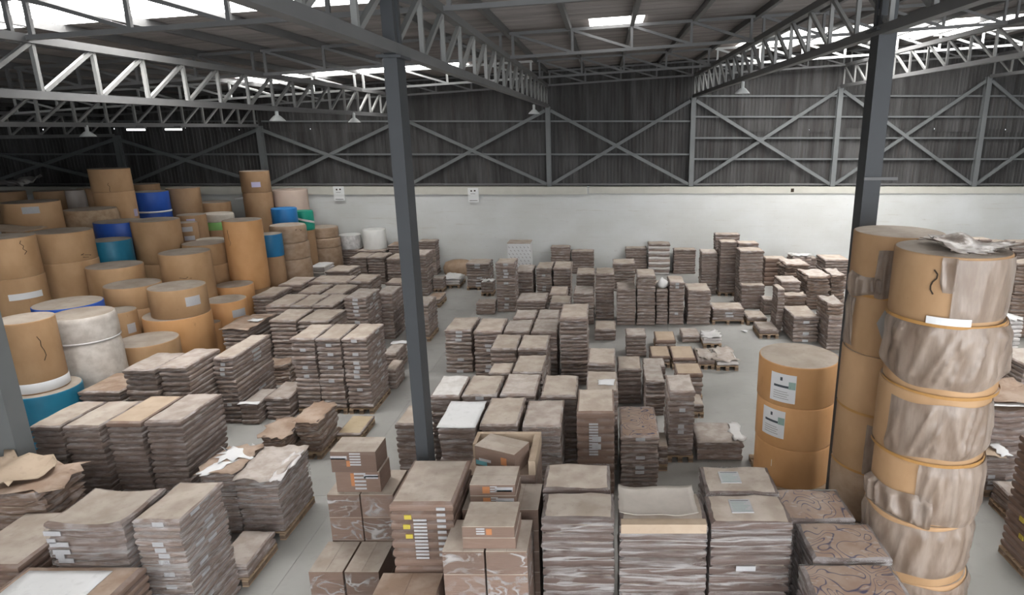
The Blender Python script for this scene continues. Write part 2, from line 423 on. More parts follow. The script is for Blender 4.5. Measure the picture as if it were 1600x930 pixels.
# purlins and roof sheets
k = 0; x = BAY[0]
while x < XR:
    box('purlin', (x-.05, x+.05, YF, YB, zroof(x)-.15, zroof(x)-.005), M['steel_m'])['kind'] = 'structure'
    x += 1.53
ceil = structure('ceiling', None)
rs = MB(); prof = []
for k in range(6):
    y0 = k/6
    prof += [(y0, 0), (y0+.05, .035), (y0+.10, .035), (y0+.15, 0)]
prof.append((1, 0))
rs.grid([(0, y, z) for y, z in prof]+[(1, y, z+SL) for y, z in prof], len(prof), 2)
rsm = rs.mesh('roof_sheet', [M['roof']]); skm = rs.mesh('skylight_panel', [M['skylight']])
def rsheet(x0, x1, y, sky):
    o = place('skylight_panel' if sky else 'roof_sheet', skm if sky else rsm, ceil, (x0, y, zroof(x0)+(0 if not sky else .0)), (x1-x0, 1.16, x1-x0))
    return o
rsm.validate()
ny = 32
for r in range(ny):
    y = YF+r*1.15
    cuts = list(BAY)+[XR+.1]
    segs = [(cuts[i], cuts[i+1], 0) for i in range(len(cuts)-1)]
    row = lambda a, b: a <= y < b
    if row(-6.6, -4.3) or row(-1.5, -.3) or row(10.1, 12.3) or row(20.7, 25.3):  # unseen rows behind the camera are added to even out the light
        j = .45*((r*7) % 3-1)
        sk = [(-12.4+j, -4.4+j), (5.1+j, 13.8+j)]
        lf = 1 if (y < 20 or row(22.0, 23.2)) else 0
        segs = [(-27.1, -20.8, 0), (-20.8, sk[0][0], 0), sk[0]+(lf,), (sk[0][1], -1.5, 0), (-1.5, 2.4, 1 if y < 7 else 0), (2.4, sk[1][0], 0), sk[1]+(1,), (sk[1][1], XR+.1, 0)]  # lit centre panels are out of view, added for more even light
    if row(15.9, 17.0):
        segs = [s_ for s_ in segs if not (s_[0] < -2 < s_[1] or abs(s_[0]+2.4) < .1)]
        segs += [(-8.52, -2.4, 0), (-2.4, -.38, 0), (-.38, .95, 1), (.95, 3.72, 0)]
        segs = sorted(set((round(a, 2), round(b, 2), c) for a, b, c in segs))
    for a, b, c in segs: rsheet(a, b, y, c)
rsheet_small = place('skylight_panel', skm, ceil, (-13.2, 25.0, zroof(-13.2)-.02), (1.5, 1.0, 1.5))
# lamps hung under the girders
lp = MB().lathe([(.2, 0), (.18, .03), (.09, .12), (.045, .15), (.045, .3), (.0, .32)], 20).mesh('reflector', [M['lamp']], True)
ld = MB().lathe([(.0, .05), (.15, .04)], 20).mesh('lamp_lens', [M['bag']], True)
for x, y, z, l in ((-8.5, 17.2, 6.33, 'white dome lamp hanging under the bright lit part of the second girder'), (-8.4, 22.2, 6.33, 'small dome lamp under the second girder, farther toward the wall'),
                   (-14.6, 18.6, 5.92, 'dome lamp in the dark corner under the third girder'), (3.7, 18.0, 7.05, 'dome lamp under the girder of the high bay'), (-2.45, 23.0, 6.62, 'dome lamp under the first girder close to the wall')):
    o = thing('dome_lamp', l, 'lamp', (x, y, z), 'dome lamps under the girders')
    place('reflector', lp, o); place('lamp_lens', ld, o)
    box('bracket', (-.02, .02, -.02, .02, .3, 7.03+SL*(x+2.4)-z-.05), M['steel_m'], o)
for x, y, l in ((-14.64, 20.6, 'lit tube lamp beneath the third girder, nearer the dark corner'), (-14.64, 22.4, 'lit tube lamp beneath the third girder, nearer the wall')):
    o = thing('tube_lamp', l, 'lamp', (x, y, 6.1), 'tube lamps in the dark corner')
    box('tube', (-.26, .26, -.05, .05, -.03, .03), M['tube'], o); box('housing', (-.3, .3, -.07, .07, .03, .12), M['steel_m'], o)
# ------------------------------------------------------------ measured positions (metres)
STACKS = [  # x0, x1, y0, y1, z0, ztop, style, layer, pallet, top, labelled, label
 (-8.43,-7.44,7.41,8.11,0.00,1.50,'r',0.11,0,'brown',0,'cardboard stack under crumpled torn sheets, at the foot of the edge column'),
 (-7.59,-6.74,6.27,7.38,0.00,1.30,'c',0.1,0,'tan',0,'smooth-topped low cardboard stack with crisp layered edges, in front of the torn sheets'),
 (-6.60,-5.67,6.54,7.34,0.00,1.64,'g',0.1,0,'tan',0,'dished cardboard stack with sagging top and white stickers on one corner'),
 (-5.60,-5.03,6.61,7.49,0.00,1.67,'b',0.09,0,'tan',1,'tall tilted-looking cardboard stack with white-taped edges beside the dished stack'),
 (-6.72,-5.32,5.73,6.36,0.00,1.25,'c',0.1,0,'brown',0,'cardboard stack topped with a large white sheet, in the bottom corner'),
 (-5.58,-4.93,8.57,9.60,0.13,1.02,'b',0.1,1,'pale',0,'film-draped cardboard stack on a pallet at the aisle, its cap sheet folded over'),
 (-6.18,-5.65,8.69,9.61,0.00,1.05,'b',0.1,0,'brown',0,'cardboard stack with torn white paper on top, against the film-draped stack'),
 (-5.42,-4.94,7.53,8.34,0.13,0.34,'b',0.1,1,'grey',0,'low pile of cardboard on a pallet beside the tall taped stack'),
 (-8.92,-8.43,9.01,9.99,0.00,1.70,'d',0.1,0,'tan',0,'end stack of the row of four by the edge column, dusty top'),
 (-8.40,-7.83,9.01,10.01,0.00,1.70,'d',0.1,0,'tan',0,'second stack of the row of four, counted from the edge column'),
 (-7.80,-7.25,9.12,10.18,0.00,1.72,'d',0.1,0,'fresh',0,'third stack of the row of four, with a fresh tan top sheet'),
 (-7.21,-6.63,9.12,10.24,0.00,1.73,'d',0.1,0,'grey',0,'last stack of the row of four, at its aisle end'),
 (-9.48,-8.85,11.73,12.77,0.00,1.57,'b',0.11,0,'grey',0,'cardboard stack with thin top layers, in front of the wrapped white roll'),
 (-8.81,-8.26,11.80,12.97,0.00,1.60,'b',0.11,0,'grey',0,'cardboard stack with fanned side edges, between the thin-topped and the narrow one'),
 (-8.22,-7.80,12.56,14.18,0.00,1.51,'b',0.1,0,'tan',1,'narrow tall cardboard stack with white-tipped side layers'),
 (-10.68,-9.83,11.99,13.04,0.00,1.00,'b',0.11,0,'brown',0,'low squat cardboard pile beside the base of the wrapped white roll'),
 (-6.80,-6.28,13.05,14.17,0.13,1.77,'b',0.1,1,'tan',1,'first of three joined tall stacks, on the side away from the aisle'),
 (-6.25,-5.72,13.05,14.17,0.13,1.77,'b',0.1,1,'tan',1,'middle of the three joined tall stacks, white label high on its front'),
 (-5.68,-5.14,13.05,14.22,0.13,1.77,'b',0.1,1,'tan',1,'last of the three joined tall stacks, at the aisle edge'),
 (-5.41,-4.94,11.72,12.58,0.13,0.20,'b',0.05,1,'yellow',0,'flat yellowish board lying on a pallet below the three joined stacks'),
 (-5.87,-5.44,11.06,11.96,0.13,0.76,'r',0.11,1,'brown',0,'ragged cardboard stack on a pallet with warped layers, in front of the joined stacks'),
 (-6.36,-5.90,10.74,11.49,0.00,0.62,'r',0.11,0,'brown',0,'lower ragged cardboard pile with dark torn edges, touching the ragged pallet stack'),
 (-7.35,-6.83,12.74,13.71,0.00,0.53,'b',0.11,0,'grey',0,'low film-covered grey stack in front of the three joined stacks'),
 (-7.76,-7.39,12.52,13.42,0.00,0.48,'b',0.11,0,'pale',0,'low cardboard pile with a white strip along its edge, beside the film-covered grey stack'),
 (-8.59,-7.79,14.70,15.29,0.00,0.52,'r',0.11,0,'brown',0,'dark-sided low stack in the shadow of the three joined stacks'),
 (-9.54,-8.89,15.11,16.61,0.00,1.30,'b',0.11,0,'brown',0,'cardboard stack with a bent brown cap and film down its side'),
 (-8.43,-7.76,15.32,16.38,0.00,1.50,'b',0.11,0,'tan',0,'twin stack away from the aisle, right behind the three joined stacks'),
 (-7.66,-6.89,15.21,16.38,0.00,1.50,'b',0.11,0,'tan',0,'twin stack nearer the aisle, right behind the three joined stacks'),
 (-9.23,-8.57,16.69,17.94,0.00,1.50,'b',0.11,0,'tan',0,'first stack of the three-stack row behind the twins, next to the rolls'),
 (-8.52,-7.96,16.63,17.94,0.00,1.50,'b',0.11,0,'tan',0,'middle stack of the three-stack row behind the twins'),
 (-7.93,-7.36,16.63,17.94,0.00,1.50,'b',0.11,0,'tan',0,'aisle-side stack of the three-stack row behind the twins'),
 (-7.20,-6.58,16.99,18.15,0.00,1.62,'b',0.11,0,'pale',1,'tall stack with a white label down its front, behind the joined stacks'),
 (-6.77,-6.28,18.20,19.23,0.00,1.43,'b',0.11,0,'pale',0,'tall dark-gapped stack at the aisle, beside the free-standing column'),
 (-10.74,-10.13,18.78,20.08,0.00,1.20,'b',0.11,0,'tan',0,'squat stack touching the orange rolls, at the head of the rows'),
 (-9.38,-8.73,18.86,19.93,0.00,1.30,'b',0.11,0,'tan',0,'pale flat-topped stack of a pair, in front of the low rows toward the wall'),
 (-8.61,-7.93,18.70,19.93,0.00,1.30,'b',0.11,0,'tan',0,'second pale flat-topped stack of the pair toward the wall'),
 (-5.72,-5.36,15.46,16.42,0.00,0.55,'b',0.11,0,'pale',0,'low white-rimmed pile at the aisle, behind the joined stacks'),
 (-5.33,-5.06,14.43,15.13,0.00,0.52,'b',0.11,0,'tan',0,'pale narrow stack pressed to the back of the joined stacks, on the aisle'),
 (-5.72,-5.20,18.02,19.05,0.13,1.15,'b',0.11,1,'pale',0,'film-wrapped stack half hidden by the free-standing column, at the aisle'),
 (-7.20,-6.66,23.31,24.34,0.00,1.60,'b',0.11,0,'pale',0,'tall pale stack behind the free-standing column, away from the wall'),
 (-7.99,-7.22,26.88,27.53,0.00,1.48,'b',0.11,0,'tan',0,'tall brown stack against the white wall, behind the free-standing column'),
 (-6.63,-6.23,23.92,24.40,0.13,0.55,'b',0.11,1,'pale',0,'small film-topped pile on a pallet, by the aisle end'),
 (-6.50,-5.75,24.53,25.67,0.13,0.33,'w',0.11,1,'white',0,'white-wrapped low load on a pallet at the far end of the aisle'),
 (-6.34,-5.83,21.73,22.73,0.13,0.30,'b',0.11,1,'brown',0,'lone low brown pile on a pallet in the aisle'),
 (-10.68,-9.93,20.25,21.45,0.00,1.20,'b',0.11,0,'tan',0,'stepped-top stack at the roll end of the row before the white drums'),
 (-9.88,-8.60,20.61,21.65,0.00,1.20,'b',0.11,0,'tan',0,'wide flat stack in the middle of the row before the white drums'),
 (-8.57,-7.85,20.70,21.85,0.00,1.20,'b',0.11,0,'tan',0,'slanted-sided stack closing the row before the white drums'),
 (-10.11,-9.24,22.49,23.60,0.00,1.15,'b',0.11,0,'tan',0,'small two-layer stack raised behind the wide flat one'),
 (-7.26,-6.75,20.52,21.26,0.00,1.20,'b',0.11,0,'tan',0,'stack just before the free-standing column, in the far rows'),
 (-10.27,-9.61,25.22,26.31,0.00,1.12,'b',0.11,0,'tan',0,'first of three equal stacks in front of the white drum'),
 (-9.57,-8.88,25.22,26.31,0.00,1.12,'b',0.11,0,'tan',0,'second of three equal stacks in front of the white drum'),
 (-8.72,-8.11,24.96,26.17,0.00,1.12,'b',0.11,0,'tan',0,'third of three equal stacks, beside the free-standing column'),
 (-11.20,-10.45,26.70,27.60,0.00,1.16,'b',0.11,0,'tan',0,'short dark stack between the white drum and the wrapped roll'),
 (-10.42,-9.30,26.40,27.60,0.00,1.16,'b',0.11,0,'tan',0,'long low stack directly below the white drum'),
 (-9.19,-8.76,26.69,27.55,0.00,1.35,'b',0.11,0,'brown',0,'stack with loose sheets on top, by the white wall next to the drum'),
 (-11.47,-10.88,24.18,25.15,0.00,0.95,'w',0.11,0,'white',0,'pile of white sheets at the foot of the wrapped roll tower'),
 (-4.10,-3.40,15.51,16.71,0.00,1.17,'b',0.11,0,'tan',1,'corner stack of the middle block at the main aisle, label column on its front'),
 (-3.25,-2.56,15.00,16.21,0.00,1.30,'b',0.11,0,'tan',1,'second stack of the middle block front, beside its corner stack'),
 (-2.51,-1.86,15.00,16.04,0.00,1.30,'b',0.11,0,'pale',0,'third stack of the middle block, pale dusty top'),
 (-1.82,-1.18,14.95,16.15,0.00,1.30,'b',0.11,0,'pale',0,'fourth stack of the middle block, beside the tall dark stack'),
 (-2.43,-1.85,16.21,17.01,0.00,1.30,'b',0.11,0,'pale',0,'rear stack of the middle block behind the third one, lined top'),
 (-1.81,-1.23,16.15,17.01,0.00,1.30,'b',0.11,0,'pale',0,'rear stack of the middle block behind the fourth one, lined top'),
 (-1.09,-0.41,14.66,15.99,0.00,1.75,'b',0.11,0,'tan',0,'tall many-layered stack standing above the middle block'),
 (-2.59,-2.00,13.62,14.68,0.00,1.34,'b',0.11,0,'tan',0,'tan stack in front of the middle block, main aisle side of a pair'),
 (-1.96,-1.31,13.62,14.68,0.00,1.34,'b',0.11,0,'tan',0,'tan stack of the pair before the middle block, smooth sheet on its side'),
 (-1.83,-1.22,11.78,12.80,0.00,1.50,'b',0.11,0,'tan',0,'raised tan stack between the middle block and the long front row'),
 (-2.36,-1.91,12.12,12.72,0.00,1.35,'b',0.11,0,'tan',0,'small low stack showing only its top beside the raised tan stack'),
 (-3.15,-2.62,10.63,11.64,0.00,1.50,'b',0.11,0,'white2',1,'white-dusted stack of the second row, just past the free-standing column'),
 (-2.58,-1.95,10.66,11.67,0.00,1.50,'b',0.11,0,'tan',1,'tan stack of the second row, next to the white-dusted one'),
 (-1.90,-1.26,10.69,11.74,0.00,1.50,'b',0.11,0,'pale',0,'third tan stack of the second row, film along its edge'),
 (-1.16,-0.51,10.63,11.67,0.00,1.50,'b',0.11,0,'tan',0,'fourth tan stack of the second row, before the tall brown cartons'),
 (-2.66,-2.07,9.30,10.28,0.00,1.52,'b',0.11,0,'white',0,'stack topped by a bright white slightly lifted sheet, near the free-standing column'),
 (-2.03,-1.41,9.42,10.56,0.00,1.52,'b',0.11,0,'tan',0,'tan stack between the white-topped and the black-shadowed ones'),
 (-1.34,-0.71,9.39,10.44,0.00,1.52,'b',0.11,0,'grey',0,'stack with a deep dark gap on its far side, before the tall brown cartons'),
 (-3.53,-3.11,9.81,10.60,0.00,1.35,'b',0.11,0,'tan',0,'stack at the aisle partly hidden by the free-standing column'),
 (-0.47,0.16,9.60,10.59,0.00,1.67,'c',0.14,0,'tan',1,'tall pile of flat brown cartons with white labels, third back from the camera side'),
 (-0.34,0.24,10.63,11.62,0.00,1.60,'b',0.11,0,'tan',0,'stack with a white paper on its tan top, behind the tall brown cartons'),
 (0.27,0.95,10.02,11.30,0.00,1.01,'b',0.09,0,'swirl',1,'stack with a swirl-printed dusty top and a silvery label column'),
 (0.29,0.84,13.57,14.45,0.00,0.87,'d',0.11,0,'tan',0,'dark-sided stack with thin pale layers, tan top, mid-way to the open floor'),
 (-0.38,0.24,13.32,14.39,0.00,1.10,'b',0.11,0,'tan',0,'tan stack next to the dark-sided one, behind the paper-topped stack'),
 (0.88,1.31,12.93,14.06,0.00,0.83,'b',0.11,0,'pale',0,'pale-topped stack beside the dark-sided one, leaning layers'),
 (1.66,2.27,13.74,14.44,0.13,0.69,'b',0.11,1,'fresh',0,'clean tan stack on a pallet at the open floor'),
 (1.83,2.17,12.86,13.46,0.13,0.32,'b',0.11,1,'tan',0,'low tan remnant on a pallet at the edge of the open floor'),
 (1.19,1.68,10.94,11.80,0.13,1.46,'b',0.11,1,'pale',1,'tall uneven stack with sloping pale top, at the open floor edge'),
 (1.76,2.65,10.98,11.82,0.00,0.38,'b',0.11,0,'pale',0,'low wide stack with white film top, next to the three orange rolls'),
 (0.98,1.16,10.62,11.22,0.13,0.50,'b',0.11,1,'tan',0,'small low brown pile in the gap behind the swirl-topped stack'),
 (-0.30,0.34,18.08,19.06,0.00,0.36,'b',0.11,0,'tan',0,'short stack with an open gap between its layers, behind the tall dark stack'),
 (0.58,1.14,16.66,17.35,0.00,0.65,'d',0.11,0,'pale',0,'short dark stack with a pale top, before the flat tan pallets'),
 (1.44,2.02,17.08,17.96,0.13,0.36,'b',0.11,1,'fresh',0,'low fresh tan pile on a pallet, first of the flat ones'),
 (2.29,2.82,17.91,18.72,0.00,0.22,'b',0.11,0,'grey',0,'low grey-topped pile next to the flat tan pallets'),
 (2.85,3.37,17.43,18.21,0.13,0.30,'w',0.11,1,'white2',0,'low pile smothered in white film, by the open floor'),
 (1.23,1.74,15.89,16.76,0.13,0.32,'b',0.11,1,'fresh',0,'flat tan pallet load, first of the front line by the open floor'),
 (1.78,2.40,15.75,16.76,0.13,0.32,'b',0.11,1,'fresh',0,'flat tan pallet load, second of the front line by the open floor'),
 (2.44,2.89,15.76,16.66,0.13,0.28,'b',0.11,1,'tan',0,'flat pallet load with film scraps, third of the front line'),
 (2.93,3.50,15.67,16.83,0.13,0.24,'w',0.11,1,'pale',0,'flat pallet load with crumpled film, last of the front line at the open floor'),
 (0.94,1.47,14.46,15.06,0.00,0.60,'b',0.11,0,'pale',0,'pale low pile just in front of the flat tan line'),
 (2.65,3.40,19.68,20.72,0.00,1.15,'b',0.11,0,'tan',0,'smooth dark-sided stack ending the long middle row, by a squat one'),
 (3.48,4.51,19.75,20.61,0.13,0.52,'b',0.11,1,'tan',1,'squat wide stack with a hanging white label, end of the long middle row'),
 (2.06,2.54,19.68,20.68,0.00,1.42,'b',0.11,0,'tan',1,'narrow stack with a full white label column, in the long middle row'),
 (1.66,2.03,19.68,21.09,0.00,1.17,'b',0.11,0,'tan',0,'narrow stack topped with a white bag, in the long middle row'),
 (1.03,1.62,19.61,20.65,0.00,1.65,'b',0.11,0,'tan',0,'tallest tan stack of the long middle row'),
 (0.39,0.99,19.61,20.65,0.00,1.21,'b',0.11,0,'grey',0,'grey-sided stack with a curled top, beside the tallest tan one'),
 (-0.31,0.31,20.25,21.23,0.00,1.57,'b',0.11,0,'tan',0,'tall narrow stack with wavy layers, in the long middle row'),
 (-1.00,-0.35,19.68,20.79,0.00,1.05,'b',0.11,0,'pale',0,'pale-topped stack behind the tall many-layered one'),
 (-0.99,-0.35,21.41,22.45,0.00,1.30,'b',0.11,0,'tan',0,'smooth-fronted stack behind the pale-topped one, far rows'),
 (-3.71,-3.05,21.15,22.01,0.00,1.74,'b',0.11,0,'tan',1,'tall labelled stack at the main aisle, before the checkered white carton'),
 (-3.17,-2.56,22.04,23.24,0.00,1.25,'b',0.11,0,'pale',0,'stack right below the checkered white carton'),
 (-2.47,-1.90,22.34,23.47,0.00,1.30,'b',0.11,0,'tan',1,'stack with a wide label, first of a pair in the far rows'),
 (-1.86,-1.21,22.34,23.59,0.00,1.30,'b',0.11,0,'tan',0,'stack with thin sagging layers, second of a pair in the far rows'),
 (-2.34,-1.49,27.10,27.60,0.00,1.20,'b',0.11,0,'tan',0,'tall stack against the wall, with a smaller pack on top'),
 (-1.45,-0.46,27.10,27.60,0.00,1.01,'d',0.11,0,'tan',0,'dark brown stack against the wall, beside the tall one with a smaller pack'),
 (-5.40,-4.49,24.22,25.22,0.13,1.07,'b',0.11,1,'tan',1,'labelled stack on a pallet near the wall, broad lower tier'),
 (-4.67,-4.21,23.33,23.86,0.13,0.54,'b',0.11,1,'white2',0,'small white-topped pile between the aisle and the tall labelled stack'),
 (-4.38,-3.74,20.84,21.43,0.00,0.41,'b',0.11,0,'grey',0,'low film-topped pile at the main aisle behind the corner stack'),
 (-2.70,-1.80,18.81,19.83,0.00,1.05,'b',0.11,0,'pale',0,'low pale pile in front of the tall labelled stack'),
 (-1.77,-1.22,19.66,20.68,0.00,1.05,'b',0.11,0,'tan',0,'low tan pile beside the low pale one, behind the middle block'),
 (-1.65,-1.05,18.41,19.31,0.00,1.10,'b',0.11,0,'tan',0,'low tan pile touching the tall dark stack, behind the middle block'),
 (0.89,1.83,27.10,27.60,0.00,1.14,'d',0.11,0,'tan',0,'tall brown stack against the wall, middle of the room'),
 (1.86,2.81,26.88,27.55,0.00,1.37,'w',0.11,0,'tan',0,'stack with alternating white and brown layers, against the wall'),
 (2.98,3.95,27.10,27.60,0.00,1.08,'d',0.11,0,'tan',0,'half-empty brown stack near the wall, white bits inside its corner'),
 (0.30,1.18,24.07,25.06,0.00,1.10,'b',0.11,0,'tan',0,'long low stack in front of the tall brown wall stack'),
 (3.66,4.25,23.60,24.38,0.00,1.62,'b',0.11,0,'pale',0,'pale stack standing before the tallest brown tower'),
 (4.29,4.91,23.33,23.89,0.13,2.08,'d',0.11,1,'tan',0,'tallest brown tower near the wall, on a pallet'),
 (4.31,5.28,24.64,25.11,0.00,2.15,'b',0.11,0,'tan',0,'light brown stack just behind the tallest brown tower'),
 (4.74,5.59,21.96,22.70,0.00,2.00,'b',0.11,0,'tan',0,'tall stack of thin layers, beside the tallest brown tower'),
 (4.94,5.68,23.21,23.81,0.00,2.05,'b',0.11,0,'tan',0,'brown stack peeking over the tall thin-layered one'),
 (7.99,9.22,27.10,27.60,0.00,0.71,'d',0.11,0,'tan',0,'wide dark brown stack along the white wall'),
 (6.39,7.26,24.92,25.52,0.00,1.13,'c',0.2,0,'tan',0,'smooth brown carton stack with small white labels on one side'),
 (4.76,5.59,21.56,21.93,0.00,0.86,'b',0.13,0,'tan',0,'stack with thick layers in front of the tall thin-layered one'),
 (5.54,6.30,17.91,19.16,0.00,0.81,'b',0.12,0,'tan',1,'large stack with a clean tan top and white stickers, behind the orange rolls'),
 (6.33,6.80,17.23,18.37,0.00,1.01,'b',0.11,0,'tan',0,'stack with mixed grey layers next to the large clean-topped one'),
 (6.29,6.78,17.36,18.29,1.02,1.35,'r',0.11,0,'pale',0,'slanting bundles piled on top of the mixed grey stack'),
 (4.59,5.23,19.68,20.50,0.13,0.26,'b',0.11,1,'tan',0,'low tan pile on a pallet, far one of two on the open floor'),
 (4.67,5.25,18.32,19.24,0.13,0.28,'b',0.11,1,'grey',0,'low grey pile on a pallet, near one of two on the open floor'),
 (5.39,5.72,20.84,21.35,0.00,0.54,'b',0.11,0,'pale',0,'short pale film-wrapped stack behind the low grey pallet pile'),
 (5.29,5.50,18.88,19.54,0.00,1.40,'b',0.11,0,'tan',0,'narrow upright stack beside the large clean-topped one'),
 (5.83,6.49,20.49,21.43,0.00,1.25,'b',0.11,0,'pale',0,'stack with bulging layers and a pale cap, above the large clean-topped one'),
 (5.83,6.57,19.99,20.45,0.00,0.90,'r',0.11,0,'tan',0,'jumbled low stack in front of the bulging one'),
 (7.00,7.79,21.45,22.69,0.00,1.20,'r',0.11,0,'pale',0,'fan of curved bundles near the roll towers'),
 (7.91,8.39,21.65,22.80,0.00,1.20,'r',0.11,0,'pale',0,'curved bundles beside the fan, nearer the roll towers'),
 (6.80,7.67,23.48,24.57,0.00,1.20,'r',0.11,0,'pale',0,'row of slanted pale bundles below the white wall'),
 (8.57,9.54,24.32,25.48,0.00,1.20,'b',0.11,0,'tan',0,'flat-topped stack near the wall, before the roll towers'),
 (7.61,8.39,25.45,26.13,0.00,1.10,'b',0.11,0,'white2',0,'white-topped bundles at the wall'),
 (11.26,12.13,27.10,27.60,0.00,1.02,'c',0.2,0,'tan',0,'tall printed carton stack against the wall, by the roll towers'),
 (13.88,14.95,24.34,24.94,0.00,2.00,'d',0.11,0,'tan',0,'brown stack end showing above the front roll tower, at the wall'),
 (15.01,15.68,24.34,24.94,0.00,1.90,'b',0.11,0,'tan',0,'paler stack end beside the brown one, at the wall'),
 (15.75,16.79,24.34,24.92,0.00,1.90,'d',0.11,0,'tan',0,'dark brown stack at the wall by the picture edge'),
 (12.13,13.07,18.37,19.13,0.00,2.30,'r',0.11,0,'tan',0,'tall wavy-layered stack past the roll towers, at the picture edge'),
 (10.01,10.56,15.38,16.88,0.00,1.45,'w',0.11,0,'pale',0,'white-papered load with ruled lines behind the front roll tower'),
 (9.25,9.96,14.31,15.59,0.00,0.64,'b',0.11,0,'pale',1,'pale-topped stack with a sticker, past the front roll tower'),
 (8.90,9.65,12.72,13.86,0.00,1.30,'b',0.11,0,'pale',0,'stack beside the pale-topped one, cut by the picture edge'),
 (6.72,7.46,10.26,11.24,0.00,1.35,'g',0.11,0,'brown',0,'stack of curling bundles under a brown sheet with a white rim'),
 (6.33,6.87,9.76,10.22,0.13,0.74,'d',0.11,1,'tan',1,'dark stack on a pallet under a folded tan and white sheet'),
 (-2.45,-1.72,6.37,7.38,0.00,2.06,'c',0.12,0,'tan',0,'large stack of flat cartons with yellow tags and white labels'),
 (-0.71,0.11,6.23,6.73,0.00,1.98,'f',0.11,0,'tan',0,'foremost film-wrapped stack with a tilted tan top, before the brown cartons'),
 (-0.75,0.07,6.82,7.41,0.00,1.98,'f',0.11,0,'tan',0,'tan-topped stack directly behind the foremost film-wrapped one'),
 (0.16,1.15,6.18,6.84,0.00,1.92,'f',0.11,0,'tan',0,'film-wrapped stack with a cloudy sheet draped over its orange-rimmed top'),
 (1.18,2.09,6.18,6.73,0.00,1.95,'f',0.115,0,'tan',0,'smooth-topped wrapped stack, one big printed label, nearest of its pair'),
 (1.21,2.09,6.77,7.39,0.00,1.95,'f',0.115,0,'tan',0,'smooth-topped wrapped stack, one big printed label, farther of its pair'),
 (2.14,3.03,6.74,7.42,0.00,1.60,'s',0.11,0,'swirl',0,'swirl-printed wrapped stack at the foot of the three orange rolls'),
 (2.28,3.16,6.01,6.69,0.00,1.60,'s',0.11,0,'swirl',0,'swirl-printed wrapped stack, middle of the three beside the roll tower'),
 (2.10,3.10,5.39,5.94,0.00,1.60,'s',0.11,0,'swirl',0,'swirl-printed wrapped stack at the picture bottom, beside the roll tower'),
 (5.92,6.85,7.25,8.30,0.13,1.95,'c',0.12,1,'tan',0,'tall carton stack with small yellow tags on a pallet, cut by the picture edge'),
 (6.50,7.20,8.75,9.55,0.13,0.45,'b',0.1,1,'grey',0,'low pile on a pallet behind the tall carton stack with yellow tags'),
 (4.25,4.95,5.55,6.15,0.00,0.35,'c',0.11,0,'pale',0,'low pale pile on the floor next to the front roll tower'),
]
